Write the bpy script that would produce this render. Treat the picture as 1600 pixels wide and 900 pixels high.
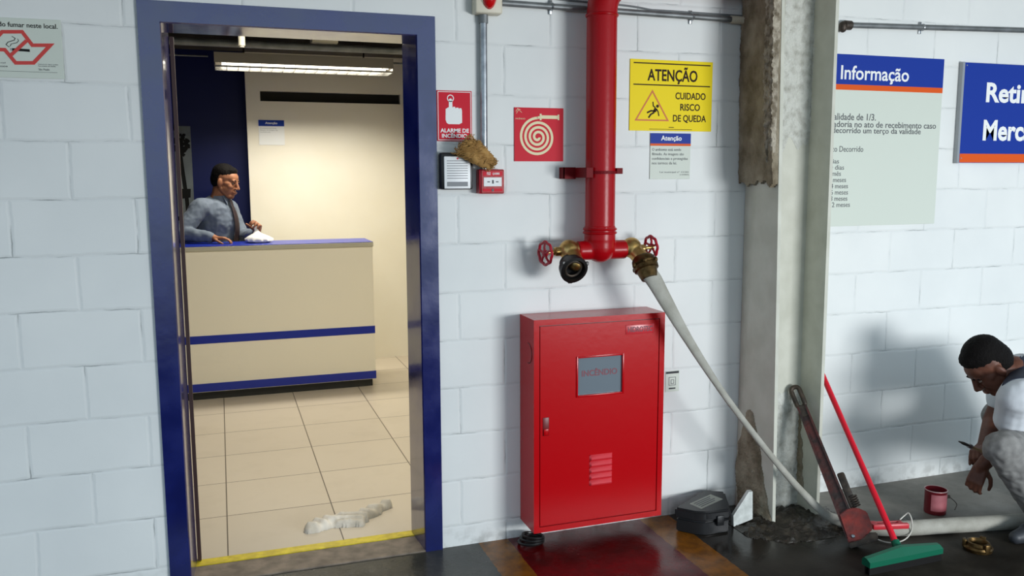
import bpy, bmesh, math, random
from mathutils import Vector, Matrix, Quaternion, noise

# ------------------------------------------------------------------ scene, camera, light
for o in list(bpy.data.objects):
    bpy.data.objects.remove(o)
scene = bpy.context.scene
COL = scene.collection
V = Vector
PI = math.pi

YAW, PITCH, ROLL, FPX = -0.3298, -0.1314, 0.0035, 1328.7
CAM = V((-0.9126, -3.3446, 1.5666))
ROT = Matrix.Rotation(YAW, 3, 'Z') @ Matrix.Rotation(PITCH, 3, 'X') @ Matrix.Rotation(ROLL, 3, 'Y')
cd = bpy.data.cameras.new('camera')
cd.sensor_width = 36.0
cd.lens = FPX / 1600 * 36.0
cd.clip_start = 0.02
cam = bpy.data.objects.new('camera', cd)
COL.objects.link(cam)
cam.matrix_world = Matrix.Translation(CAM) @ (ROT @ Matrix.Rotation(PI / 2, 3, 'X')).to_4x4()
scene.camera = cam


def at(px, py, ax, val):
    """the point where the sight line through pixel (px,py) meets the plane axis ax = val"""
    d = ROT @ V(((px - 800) / FPX, 1, -(py - 450) / FPX))
    return CAM + d * ((val - CAM[ax]) / d[ax])


scene.view_settings.view_transform = 'Standard'
scene.view_settings.look = 'None'
scene.view_settings.gamma = 1
scene.view_settings.use_curve_mapping = False
scene.view_settings.exposure = 0.0

world = bpy.data.worlds.new('daylight')
scene.world = world
world.use_nodes = True
wn = world.node_tree.nodes
wl = world.node_tree.links
bg = wn['Background']
# overcast daylight: bright sky, duller sunlit ground beyond the loading dock
tcw = wn.new('ShaderNodeTexCoord')
sepw = wn.new('ShaderNodeSeparateXYZ')
rampw = wn.new('ShaderNodeValToRGB')
mapw = wn.new('ShaderNodeMapRange')
mapw.inputs['From Min'].default_value = -1
mapw.inputs['From Max'].default_value = 1
wl.new(tcw.outputs['Generated'], sepw.inputs[0])
wl.new(sepw.outputs['Z'], mapw.inputs['Value'])
wl.new(mapw.outputs[0], rampw.inputs['Fac'])
rampw.color_ramp.elements[0].position = 0.40
rampw.color_ramp.elements[0].color = (0.10, 0.105, 0.11, 1)
rampw.color_ramp.elements[1].position = 0.5
rampw.color_ramp.elements[1].color = (0.66, 0.84, 1.0, 1)
wl.new(rampw.outputs['Color'], bg.inputs['Color'])
bg.inputs['Strength'].default_value = 1.05


def area_light(name, loc, target, sx, sy, energy, color, spread=180):
    l = bpy.data.lights.new(name, 'AREA')
    l.shape = 'RECTANGLE'
    l.size, l.size_y, l.energy, l.color = sx, sy, energy, color
    l.spread = math.radians(spread)
    o = bpy.data.objects.new(name, l)
    COL.objects.link(o)
    o.location = loc
    o.rotation_euler = (V(target) - V(loc)).to_track_quat('-Z', 'Y').to_euler()
    return o


# the open dock door behind the photographer
area_light('dock_door_daylight', (2.95, -5.0, 1.05), (1.2, 0, .9), 1.8, .8, 195, (0.95, 0.98, 1.0))

# ------------------------------------------------------------------ materials


def lin(h):
    h = h.lstrip('#')
    out = []
    for i in (0, 2, 4):
        c = int(h[i:i + 2], 16) / 255
        out.append(c / 12.92 if c <= 0.04045 else ((c + 0.055) / 1.055) ** 2.4)
    return (*out, 1)


def mat(name, col, rough=0.5, metal=0.0, spec=0.5, col2=None, nscale=20, namt=(0.35, 0.65), bump=0.0, bscale=60,
        emit=None, estr=0.0, coat=0.0, alpha=1.0, trans=0.0, detail=4, rough2=None, sheen=0):
    m = bpy.data.materials.new(name)
    m.use_nodes = True
    nt = m.node_tree
    b = nt.nodes['Principled BSDF']
    b.inputs['Base Color'].default_value = lin(col)
    b.inputs['Roughness'].default_value = rough
    b.inputs['Metallic'].default_value = metal
    b.inputs['Specular IOR Level'].default_value = spec
    b.inputs['Coat Weight'].default_value = coat
    b.inputs['Coat Roughness'].default_value = 0.08
    b.inputs['Transmission Weight'].default_value = trans
    b.inputs['Sheen Weight'].default_value = sheen
    b.inputs['Alpha'].default_value = alpha
    if emit:
        b.inputs['Emission Color'].default_value = lin(emit)
        b.inputs['Emission Strength'].default_value = estr
    tc = nt.nodes.new('ShaderNodeTexCoord')
    if col2 or rough2 is not None:
        n = nt.nodes.new('ShaderNodeTexNoise')
        n.inputs['Scale'].default_value = nscale
        n.inputs['Detail'].default_value = detail
        nt.links.new(tc.outputs['Object'], n.inputs['Vector'])
        r = nt.nodes.new('ShaderNodeValToRGB')
        r.color_ramp.elements[0].position, r.color_ramp.elements[1].position = namt
        r.color_ramp.elements[0].color = lin(col)
        r.color_ramp.elements[1].color = lin(col2 or col)
        nt.links.new(n.outputs['Fac'], r.inputs['Fac'])
        if col2:
            nt.links.new(r.outputs['Color'], b.inputs['Base Color'])
        if rough2 is not None:
            mr = nt.nodes.new('ShaderNodeMapRange')
            mr.inputs['From Min'].default_value, mr.inputs['From Max'].default_value = namt
            mr.inputs['To Min'].default_value, mr.inputs['To Max'].default_value = rough, rough2
            nt.links.new(n.outputs['Fac'], mr.inputs['Value'])
            nt.links.new(mr.outputs[0], b.inputs['Roughness'])
    if bump:
        n2 = nt.nodes.new('ShaderNodeTexNoise')
        n2.inputs['Scale'].default_value = bscale
        n2.inputs['Detail'].default_value = 5
        nt.links.new(tc.outputs['Object'], n2.inputs['Vector'])
        bp = nt.nodes.new('ShaderNodeBump')
        bp.inputs['Strength'].default_value = bump
        bp.inputs['Distance'].default_value = 0.01
        nt.links.new(n2.outputs['Fac'], bp.inputs['Height'])
        nt.links.new(bp.outputs['Normal'], b.inputs['Normal'])
    return m


class NT:
    """small helper to write node trees"""

    def __init__(self, name):
        self.m = bpy.data.materials.new(name)
        self.m.use_nodes = True
        self.t = self.m.node_tree
        self.b = self.t.nodes['Principled BSDF']

    def n(self, typ, **kw):
        x = self.t.nodes.new(typ)
        for k, v in kw.items():
            if k in x.inputs:
                x.inputs[k].default_value = v
            else:
                setattr(x, k, v)
        return x

    def l(self, a, b):
        self.t.links.new(a, b)

    def math(self, op, a, b=None, c=None, clamp=False):
        x = self.t.nodes.new('ShaderNodeMath')
        x.operation = op
        x.use_clamp = clamp
        for i, v in enumerate((a, b, c)):
            if v is None:
                continue
            if isinstance(v, (int, float)):
                x.inputs[i].default_value = v
            else:
                self.l(v, x.inputs[i])
        return x.outputs[0]

    def mix(self, f, a, b):
        x = self.t.nodes.new('ShaderNodeMix')
        x.data_type = 'RGBA'
        for s, v in ((x.inputs[0], f), (x.inputs[6], a), (x.inputs[7], b)):
            if isinstance(v, (int, float)):
                s.default_value = v
            elif isinstance(v, tuple):
                s.default_value = v
            else:
                self.l(v, s)
        return x.outputs[2]

    def noise(self, vec, scale, detail=4, rough=0.5):
        x = self.n('ShaderNodeTexNoise', Scale=scale, Detail=detail, Roughness=rough)
        self.l(vec, x.inputs['Vector'])
        return x.outputs['Fac']

    def ramp(self, f, p0, p1):
        x = self.n('ShaderNodeMapRange')
        x.clamp = True
        x.inputs['From Min'].default_value, x.inputs['From Max'].default_value = p0, p1
        self.l(f, x.inputs['Value'])
        return x.outputs[0]


def block_wall_material():
    k = NT('white_painted_blocks')
    geo = k.n('ShaderNodeNewGeometry')
    sep = k.n('ShaderNodeSeparateXYZ')
    k.l(geo.outputs['Position'], sep.inputs[0])
    P = geo.outputs['Position']
    wob = k.noise(P, 3.0, 3)
    wob2 = k.noise(P, 25.0, 3)
    dz = k.math('ADD', k.math('MULTIPLY', k.math('SUBTRACT', wob, .5), .02), k.math('MULTIPLY', k.math('SUBTRACT', wob2, .5), .008))
    comb = k.n('ShaderNodeCombineXYZ')
    k.l(k.math('ADD', k.math('ADD', sep.outputs['X'], 4.2), dz), comb.inputs[0])
    k.l(k.math('ADD', k.math('SUBTRACT', sep.outputs['Z'], 0.09 - 2.0), dz), comb.inputs[1])

    def brick(size, smooth):
        br = k.n('ShaderNodeTexBrick')
        br.offset, br.squash = 0.5, 1.0
        for nm, v in (('Scale', 1), ('Mortar Size', size), ('Mortar Smooth', smooth), ('Brick Width', .4), ('Row Height', .2), ('Bias', 0)):
            br.inputs[nm].default_value = v
        br.inputs['Color1'].default_value = (0, 0, 0, 1)
        br.inputs['Color2'].default_value = (1, 1, 1, 1)
        br.inputs['Mortar'].default_value = (.5, .5, .5, 1)
        k.l(comb.outputs[0], br.inputs['Vector'])
        return br
    wide = brick(0.011, 1.0)
    thin = brick(0.0028, 0.6)
    # painted joints: a soft groove with a broken hairline in it
    crack = k.math('MULTIPLY', thin.outputs['Fac'], k.ramp(k.noise(P, 7.0, 4), .47, .68), clamp=True)
    tone = k.math('MULTIPLY', k.ramp(k.noise(P, 2.2, 5), .3, .75), 1.0)
    base = k.mix(tone, lin('#dde0de'), lin('#e9ebe8'))
    base = k.mix(k.math('MULTIPLY', k.ramp(thin.outputs['Color'], 0, 1), .12), base, lin('#d3dadb'))
    base = k.mix(k.math('MULTIPLY', wide.outputs['Fac'], .07), base, lin('#8f999c'))
    base = k.mix(k.math('MULTIPLY', crack, .6), base, lin('#5a5f60'))
    # splash dirt along the foot of the wall, and scuffs
    low = k.math('MULTIPLY', k.ramp(sep.outputs['Z'], .10, .0), k.ramp(k.noise(P, 18, 5), .45, .65), clamp=True)
    base = k.mix(k.math('MULTIPLY', low, .45), base, lin('#5e5a50'))
    scuff = k.ramp(k.noise(P, 9, 6, .7), .70, .78)
    base = k.mix(k.math('MULTIPLY', k.math('MINIMUM', scuff, 1.0), .22), base, lin('#7d807d'))
    k.l(base, k.b.inputs['Base Color'])
    k.b.inputs['Roughness'].default_value = .55
    k.b.inputs['Specular IOR Level'].default_value = .3
    h = k.math('ADD', k.math('MULTIPLY', wide.outputs['Fac'], -1.0), k.math('MULTIPLY', k.noise(P, 60, 5), .12))
    h = k.math('ADD', h, k.math('MULTIPLY', k.noise(P, 8, 3), .35))
    bp = k.n('ShaderNodeBump', Strength=.30, Distance=.006)
    k.l(h, bp.inputs['Height'])
    k.l(bp.outputs[0], k.b.inputs['Normal'])
    return k.m


def dock_floor_material():
    k = NT('wet_painted_concrete')
    geo = k.n('ShaderNodeNewGeometry')
    P = geo.outputs['Position']
    sep = k.n('ShaderNodeSeparateXYZ')
    k.l(P, sep.inputs[0])
    wob = k.math('MULTIPLY', k.math('SUBTRACT', k.noise(P, 30, 3), .5), .012)
    X = k.math('ADD', sep.outputs['X'], wob)
    Y = k.math('ADD', sep.outputs['Y'], wob)
    n1 = k.noise(P, 3.0, 6, .6)
    n2 = k.noise(P, 14, 6, .65)
    n3 = k.noise(P, 90, 4, .6)
    conc = k.mix(k.ramp(n1, .35, .65), lin('#211e1a'), lin('#36322c'))
    conc = k.mix(k.math('MULTIPLY', k.ramp(n2, .4, .7), .45), conc, lin('#1a1611'))
    # drier, paler concrete where the painter works
    dry = k.math('MULTIPLY', k.ramp(k.math('ADD', k.math('ADD', sep.outputs['X'], k.math('MULTIPLY', sep.outputs['Y'], 1.35)), k.math('MULTIPLY', n1, .6)), 1.55, 1.95), 1.0, clamp=True)
    conc = k.mix(dry, conc, k.mix(k.ramp(n2, .3, .7), lin('#85827a'), lin('#716e67')))
    # grey bay left of the markings
    left = k.math('LESS_THAN', X, .075)
    conc = k.mix(left, conc, k.mix(k.ramp(n2, .3, .7), lin('#2f302b'), lin('#3c3c37')))
    inY = k.math('GREATER_THAN', Y, -1.05)
    yel = k.math('MULTIPLY', k.math('MULTIPLY', k.math('GREATER_THAN', X, .075), k.math('LESS_THAN', X, .995)), inY)
    red = k.math('MULTIPLY', k.math('MULTIPLY', k.math('GREATER_THAN', X, .208), k.math('LESS_THAN', X, .845)), k.math('GREATER_THAN', Y, -.92))
    worn = k.ramp(n2, .42, .72)
    ycol = k.mix(worn, lin('#84520f'), lin('#4a3010'))
    rcol = k.mix(k.math('MULTIPLY', worn, .8), lin('#5e0206'), lin('#300506'))
    col = k.mix(yel, conc, ycol)
    col = k.mix(red, col, rcol)
    grit = k.ramp(n3, .70, .76)
    col = k.mix(k.math('MULTIPLY', k.math('MINIMUM', grit, 1.0), .12), col, lin('#9a968c'))
    k.l(col, k.b.inputs['Base Color'])
    rough = k.math('ADD', k.math('MULTIPLY', k.ramp(n1, .35, .7), .22), .10)
    rough = k.math('ADD', rough, k.math('MULTIPLY', dry, .38), clamp=True)
    rough = k.math('ADD', rough, k.math('MULTIPLY', k.ramp(sep.outputs['Y'], -.45, -.85), .6, None, True), clamp=True)
    k.l(rough, k.b.inputs['Roughness'])
    k.l(k.math('MULTIPLY_ADD', k.ramp(sep.outputs['Y'], -.45, -.85), -.36, .4, True), k.b.inputs['Specular IOR Level'])
    bp = k.n('ShaderNodeBump', Strength=.25, Distance=.004)
    k.l(k.math('ADD', n2, k.math('MULTIPLY', n3, .4)), bp.inputs['Height'])
    k.l(bp.outputs[0], k.b.inputs['Normal'])
    return k.m


def tile_material():
    k = NT('beige_floor_tiles')
    geo = k.n('ShaderNodeNewGeometry')
    P = geo.outputs['Position']
    mp = k.n('ShaderNodeMapping')
    mp.inputs['Location'].default_value = (4.75 - .005, 4.545 - .195, 0)
    k.l(P, mp.inputs['Vector'])
    br = k.n('ShaderNodeTexBrick')
    br.offset = 0
    for nm, v in (('Scale', 1), ('Mortar Size', .0028), ('Mortar Smooth', .1), ('Brick Width', .475), ('Row Height', .4545)):
        br.inputs[nm].default_value = v
    br.inputs['Color1'].default_value = lin('#cbc0ae')
    br.inputs['Color2'].default_value = lin('#c5baa8')
    br.inputs['Mortar'].default_value = lin('#5d5347')
    k.l(mp.outputs[0], br.inputs['Vector'])
    smear = k.math('MULTIPLY', k.ramp(k.noise(P, 4, 6, .6), .5, .8), .25, clamp=True)
    col = k.mix(smear, br.outputs['Color'], lin('#a89c88'))
    k.l(col, k.b.inputs['Base Color'])
    k.b.inputs['Roughness'].default_value = .34
    k.b.inputs['Specular IOR Level'].default_value = .35
    bp = k.n('ShaderNodeBump', Strength=.3, Distance=.002)
    k.l(k.math('SUBTRACT', 1.0, br.outputs['Fac']), bp.inputs['Height'])
    k.l(bp.outputs[0], k.b.inputs['Normal'])
    return k.m


def flat(name, col, rough=.6):
    return mat(name, col, rough, spec=.2)


M = dict(
    blocks=block_wall_material(), floor=dock_floor_material(), tiles=tile_material(),
    frame=mat('navy_gloss_door_paint', '#071252', .12, spec=1.0, col2='#0a1862', nscale=7, bump=.05, bscale=25, rough2=.24, coat=.7),
    brown=mat('dark_brown_edge', '#38211f', .5),
    threshold=mat('worn_threshold_stone', '#7f7264', .6, col2='#5d5347', nscale=16, bump=.2, bscale=50),
    yline=mat('yellow_line_paint', '#d9c526', .5, col2='#bda81f', nscale=30),
    panel=mat('cream_partition', '#efeada', .4, spec=.3, col2='#ece6d4', nscale=3),
    navy_wall=mat('navy_wall_paint', '#081650', .45, spec=.3),
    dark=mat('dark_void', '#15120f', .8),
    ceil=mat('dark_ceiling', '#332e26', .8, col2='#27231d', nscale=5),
    addedroof=mat('added_dock_roof', '#a7aaa8', .8),
    beam=mat('beige_beam', '#f0e8cf', .6),
    sidewall=mat('reception_side_wall', '#cfc8b2', .6),
    column=mat('column_grey_paint', '#c9c9bc', .5, spec=.35, col2='#bcbcae', nscale=9, bump=.08, bscale=40),
    edge=mat('column_edge_paint', '#dadacd', .5),
    render=mat('rough_render', '#a39985', .95, spec=.1, col2='#776c59', nscale=11, namt=(.36, .66), bump=.9, bscale=110, detail=9),
    render_pale=mat('pale_spalled_render', '#d2d3cb', .9, spec=.1, col2='#a8a79d', nscale=26, namt=(.45, .75), bump=.8, bscale=140, detail=9),
    debris=mat('wet_debris', '#29241d', .3, spec=.5, col2='#514a3e', nscale=26, namt=(.45, .8), bump=.8, bscale=80, detail=8),
    plaster=mat('white_plaster', '#d6dad6', .8, col2='#b9bdb8', nscale=30),
    red=mat('red_gloss_paint', '#b4000b', .22, spec=.32, bump=.03, bscale=30),
    redpipe=mat('red_pipe_paint', '#a2040f', .3, spec=.25, bump=.05, bscale=60),
    reddark=mat('red_gap_shade_and_latch', '#6d0308', .4),
    redwheel=mat('red_handwheel_paint', '#a80d24', .35),
    glass=mat('grey_cabinet_glass', '#6d7880', .12, spec=.6),
    brass=mat('brass', '#cfae72', .38, metal=1.0, col2='#b08d52', nscale=30),
    bronze=mat('old_bronze', '#6a5433', .42, metal=.85, col2='#453419', nscale=40),
    blackrub=mat('black_rubber', '#0e0d0d', .4),
    hose=mat('grey_canvas_hose', '#aaa89e', .75, col2='#97958a', nscale=14, bump=.2, bscale=200),
    steel=mat('galvanised_steel', '#a9adb0', .32, metal=.9, col2='#8d9194', nscale=30),
    steeldull=mat('dull_conduit', '#85898a', .5, metal=.6, col2='#6c7071', nscale=12),
    cable=mat('grey_cable', '#6d7274', .6),
    beigeplastic=mat('beige_plastic', '#d3cdb9', .45),
    redlens=mat('red_lens', '#cc0a10', .12, spec=.7, coat=.5),
    white=flat('white_print', '#eef0ee'), offwhite=flat('cream_print', '#e9e0b8'),
    signred=mat('sign_red', '#cc0f2a', .5, spec=.2), signblue=mat('sign_blue', '#0c3396', .5, spec=.2),
    signorange=mat('sign_orange', '#dd5712', .5, spec=.2), signyellow=mat('sign_yellow', '#f2d806', .5, spec=.2),
    signgrey=mat('sign_grey', '#cfd6cb', .5, spec=.3), black=flat('black_print', '#141414'),
    brownprint=flat('dark_brown_print', '#2b1608'), greyprint=flat('grey_print', '#5d6063'),
    lightgrey=flat('pale_grey_print', '#9da2a2'), smokered=flat('smoke_sign_red', '#cc4b47'),
    alu=mat('aluminium_edge', '#9da0a3', .4, metal=.7),
    sirenwhite=mat('siren_white', '#eceeee', .4), darkplastic=mat('black_plastic', '#0e0f11', .42, col2='#151618', nscale=20),
    slot=flat('dark_slot', '#3a3c3f'),
    fibre=mat('sisal_fibre', '#b58d50', .8, col2='#936d38', nscale=25),
    counter=mat('counter_laminate', '#f3ecd8', .4, spec=.3), counterblue=mat('counter_blue', '#142a98', .3, spec=.4),
    countertrim=mat('counter_edge', '#b9b4a0', .4), plinth=mat('black_plinth', '#24241f', .6),
    lampbody=mat('lamp_housing', '#a09a90', .45), louvre=mat('lamp_louvre', '#dcdcdc', .25, metal=.8),
    tube=mat('fluorescent_tube', '#ffffff', .3, emit='#fff6df', estr=4.0),
    picgrey=mat('picture_grey', '#6e7678', .35, col2='#565d60', nscale=5), picblack=flat('picture_black', '#0c0d0e'),
    skin=mat('brown_skin', '#9c6a4d', .5, spec=.3, col2='#8c5c42', nscale=20),
    skin2=mat('dark_brown_skin', '#643e2f', .5, spec=.3, col2='#553327', nscale=20),
    hair=mat('black_hair', '#0a0706', .75, spec=.15, bump=.5, bscale=220), eye=flat('eye_white_shaded', '#7d6f64', .4), lips=mat('lips', '#86503f', .5),  # eye whites darkened to paint in the shade under the brow
    shirt=mat('grey_blue_shirt', '#626e7e', .75, bump=.15, bscale=16, sheen=.1), tie=mat('dark_tie', '#2a1a1e', .6),
    tshirt=mat('white_tshirt', '#c2c6ca', .8, bump=.15, bscale=18), navycloth=mat('navy_cloth', '#1d2436', .8),
    trousers=mat('grey_work_trousers', '#81807d', .85, col2='#6f6e6c', nscale=30, bump=.4, bscale=14),
    darktrousers=mat('dark_trousers', '#20222a', .8), shoe=mat('dark_shoe', '#303338', .5),
    bag=mat('white_plastic_bag', '#e3e2dd', .4, spec=.4), bagprint=flat('bag_print', '#3a3f8a'),
    wrench=mat('rusty_red_iron', '#552620', .5, metal=.2, col2='#2f221e', nscale=22, bump=.25, bscale=60),
    wrenchred=mat('red_iron_paint', '#8a2a1e', .45, col2='#5f241d', nscale=25, bump=.2, bscale=60),
    iron=mat('dark_iron', '#38332e', .5, metal=.6, col2='#54493f', nscale=30, bump=.2, bscale=70),
    handlered=mat('red_plastic_pole', '#d3122a', .3), green=mat('green_plastic', '#085a42', .4, spec=.3),
    pinkcan=mat('pink_paint_label', '#b26a70', .5, col2='#a25058', nscale=14), canred=mat('red_paint_drips', '#6e1620', .3),
    cantin=mat('tin_rim', '#b99a98', .35, metal=.5), redplastic=mat('red_plastic', '#c0303a', .35), cord=mat('white_cord', '#cfccc2', .7),
    wood=mat('brush_wood', '#a58a68', .6), bristle=mat('brush_bristle', '#2a2522', .8),
    rag=mat('white_rag', '#dcd6ca', .85, col2='#c2b9a8', nscale=12, bump=.25, bscale=60),
)

# ------------------------------------------------------------------ mesh helpers


def new():
    return bmesh.new()


def box(bm, x0, x1, y0, y1, z0, z1, bev=0.0, seg=2, M4=None):
    r = bmesh.ops.create_cube(bm, size=1)
    vs = r['verts']
    for v in vs:
        v.co = V(((x0 + x1) / 2 + v.co.x * (x1 - x0), (y0 + y1) / 2 + v.co.y * (y1 - y0), (z0 + z1) / 2 + v.co.z * (z1 - z0)))
    if bev > 0:
        es = list({e for v in vs for e in v.link_edges})
        r = bmesh.ops.bevel(bm, geom=es, offset=bev, segments=seg, profile=.5, affect='EDGES')
        vs = list({v for f in r['faces'] for v in f.verts} | {v for v in vs if v.is_valid})
    if M4 is not None:
        for v in vs:
            v.co = M4 @ v.co
    return vs


def basis(d):
    d = d.normalized()
    a = V((0, 0, 1)) if abs(d.z) < .95 else V((1, 0, 0))
    u = d.cross(a).normalized()
    return u, u.cross(d).normalized()


def rings(bm, rs, cap0=True, cap1=True, closed=False):
    """rs: list of lists of points; skins them"""
    vr = [[bm.verts.new(p) for p in r] for r in rs]
    n = len(vr[0])
    pairs = list(zip(vr, vr[1:])) + ([(vr[-1], vr[0])] if closed else [])
    for a, b in pairs:
        for i in range(n):
            j = (i + 1) % n
            bm.faces.new((a[i], a[j], b[j], b[i]))
    if not closed:
        if cap0:
            bm.faces.new(list(reversed(vr[0])))
        if cap1:
            bm.faces.new(vr[-1])


def lathe(bm, p, d, prof, seg=24, cap=True):
    """prof: (t along d, radius)"""
    p, d = V(p), V(d).normalized()
    u, w = basis(d)
    rs = []
    for t, r in prof:
        rs.append([p + d * t + (u * math.cos(2 * PI * i / seg) + w * math.sin(2 * PI * i / seg)) * max(r, 1e-5) for i in range(seg)])
    rings(bm, rs, cap, cap)


def cyl(bm, a, b, r, seg=20, r2=None):
    a, b = V(a), V(b)
    lathe(bm, a, b - a, [(0, r), ((b - a).length, r if r2 is None else r2)], seg)


def catmull(pts, n=8):
    pts = [V(p) for p in pts]
    P = [pts[0] * 2 - pts[1]] + pts + [pts[-1] * 2 - pts[-2]]
    out = []
    for i in range(1, len(P) - 2):
        for k in range(n):
            t = k / n
            a, b, c, d = P[i - 1], P[i], P[i + 1], P[i + 2]
            out.append(.5 * ((2 * b) + (c - a) * t + (2 * a - 5 * b + 4 * c - d) * t * t + (3 * b - a - 3 * c + d) * t ** 3))
    out.append(P[-2])
    return out


def tube(bm, pts, r, seg=12, closed=False, widths=None, up=None):
    """tube along pts; r float or list; widths: optional (a,b,twist) per point for flattened hose"""
    pts = [V(p) for p in pts]
    n = len(pts)
    u = None
    rs = []
    for i, p in enumerate(pts):
        if closed:
            d = (pts[(i + 1) % n] - pts[i - 1]).normalized()
        else:
            d = (pts[min(i + 1, n - 1)] - pts[max(i - 1, 0)]).normalized()
        if u is None:
            u, w = basis(d)
            if up is not None:
                u = (V(up) - d * V(up).dot(d)).normalized()
        u = (u - d * u.dot(d)).normalized()
        w = d.cross(u)
        if widths:
            a, b, tw = widths[i]
        else:
            a = b = (r[i] if isinstance(r, (list, tuple)) else r)
            tw = 0
        uu = u * math.cos(tw) + w * math.sin(tw)
        ww = w * math.cos(tw) - u * math.sin(tw)
        rs.append([p + uu * a * math.cos(2 * PI * k / seg) + ww * b * math.sin(2 * PI * k / seg) for k in range(seg)])
    rings(bm, rs, closed=closed)


def torus(bm, c, d, R, r, seg=32, s2=10):
    c = V(c)
    u, w = basis(V(d))
    tube(bm, [c + (u * math.cos(2 * PI * i / seg) + w * math.sin(2 * PI * i / seg)) * R for i in range(seg)], r, s2, closed=True)


def ell(bm, c, r, R=None, seg=16):
    bmv = bmesh.ops.create_uvsphere(bm, u_segments=seg, v_segments=max(8, seg // 2 + 2), radius=1)['verts']
    for v in bmv:
        q = V((v.co.x * r[0], v.co.y * r[1], v.co.z * r[2]))
        if R is not None:
            q = R @ q
        v.co = V(c) + q
    return bmv


def rc(bm, p, q, r1, r2, seg=14):
    """rounded cone"""
    p, q = V(p), V(q)
    L = (q - p).length
    prof = []
    for i in range(6):
        a = PI / 2 * i / 6
        prof.append((-r1 * math.cos(a), r1 * math.sin(a)))
    prof[0] = (-r1, 1e-5)
    prof.append((0, r1))
    prof.append((L, r2))
    for i in range(1, 7):
        a = PI / 2 * i / 6
        prof.append((L + r2 * math.sin(a), r2 * math.cos(a)))
    lathe(bm, p, q - p, prof, seg)


def prism(bm, pts, axis, a, b):
    """polygon (2D) extruded along axis from a to b; axis 'y': pts are (x,z); 'z': (x,y); 'x': (y,z)"""
    def P(q, t):
        return {'y': V((q[0], t, q[1])), 'z': V((q[0], q[1], t)), 'x': V((t, q[0], q[1]))}[axis]
    va = [bm.verts.new(P(q, a)) for q in pts]
    vb = [bm.verts.new(P(q, b)) for q in pts]
    bm.faces.new(va)
    bm.faces.new(list(reversed(vb)))
    n = len(pts)
    for i in range(n):
        j = (i + 1) % n
        bm.faces.new((va[j], va[i], vb[i], vb[j]))


BASE = {}


def link(name, me, m, parent=None, base=None):
    o = bpy.data.objects.new(name, me)
    COL.objects.link(o)
    if parent is not None:
        o.parent = parent
        off = BASE[parent.name]
    else:
        off = V(base) if base is not None else V((0, 0, 0))
        o.location = off
    me.transform(Matrix.Translation(-off))
    BASE[o.name] = off
    if m is not None and not me.materials:
        me.materials.append(m)
    return o


def obj(name, bm, m, parent=None, base=None, smooth=True, angle=35):
    """links bm (world coordinates) as one mesh object"""
    bmesh.ops.recalc_face_normals(bm, faces=bm.faces[:])
    me = bpy.data.meshes.new(name)
    bm.to_mesh(me)
    bm.free()
    if smooth:
        me.polygons.foreach_set('use_smooth', [True] * len(me.polygons))
        me.set_sharp_from_angle(angle=math.radians(angle))
    return link(name, me, M[m] if isinstance(m, str) else m, parent, base)


def tag(o, label, cat, group=None):
    o['label'], o['category'] = label, cat
    if group:
        o['group'] = group
    return o


def thing(name, label, cat, base, group=None):
    o = bpy.data.objects.new(name, None)
    COL.objects.link(o)
    o.location = V(base)
    o.empty_display_size = .05
    BASE[o.name] = V(base)
    return tag(o, label, cat, group)


def struct(name, bm, m, parent=None, smooth=False):
    o = obj(name, bm, m, parent, smooth=smooth)
    if parent is None:
        o['kind'] = 'structure'
    return o


def remesh(bm, voxel, smooth=4):
    bmesh.ops.recalc_face_normals(bm, faces=bm.faces[:])
    me = bpy.data.meshes.new('tmp')
    bm.to_mesh(me)
    bm.free()
    t = bpy.data.objects.new('tmp', me)
    COL.objects.link(t)
    r = t.modifiers.new('r', 'REMESH')
    r.mode, r.voxel_size, r.use_smooth_shade = 'VOXEL', voxel, True
    s = t.modifiers.new('s', 'SMOOTH')
    s.factor, s.iterations = .5, smooth
    dg = bpy.context.evaluated_depsgraph_get()
    out = bpy.data.meshes.new_from_object(t.evaluated_get(dg))
    bpy.data.objects.remove(t)
    out.polygons.foreach_set('use_smooth', [True] * len(out.polygons))
    return out


def ripple(me, fn):
    nr = [v.normal.copy() for v in me.vertices]
    for v, n in zip(me.vertices, nr):
        v.co = v.co + n * fn(v.co)


def text_mesh(s, bold=0.0, align='LEFT', spacing=1.0):
    c = bpy.data.curves.new('txt', 'FONT')
    c.body = s
    c.size = 1
    c.align_x = align
    c.offset = bold
    c.space_line = spacing
    c.extrude = .004
    c.resolution_u = 3
    t = bpy.data.objects.new('txt', c)
    COL.objects.link(t)
    dg = bpy.context.evaluated_depsgraph_get()
    me = bpy.data.meshes.new_from_object(t.evaluated_get(dg))
    bpy.data.objects.remove(t)
    return me


def lettering(s, x0, x1, z0, z1, y, m, parent, bold=.0, name='lettering', align='LEFT', spacing=1.0):
    """text on the plane y (facing -y) filling the box x0..x1, z0..z1 (bounding box of the glyphs)"""
    me = text_mesh(s, bold, align, spacing)
    xs = [v.co.x for v in me.vertices]
    ys = [v.co.y for v in me.vertices]
    ax, bx, ay, by = min(xs), max(xs), min(ys), max(ys)
    for v in me.vertices:
        u = (v.co.x - ax) / (bx - ax)
        w = (v.co.y - ay) / (by - ay)
        v.co = V((x0 + u * (x1 - x0), y - .0004 - v.co.z * .1, z0 + w * (z1 - z0)))
    me.materials.clear()
    return link(name, me, M[m], parent)


def panel(bm, x0, x1, z0, z1, y, t=.001):
    box(bm, x0, x1, y - t, y, z0, z1)


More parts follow.
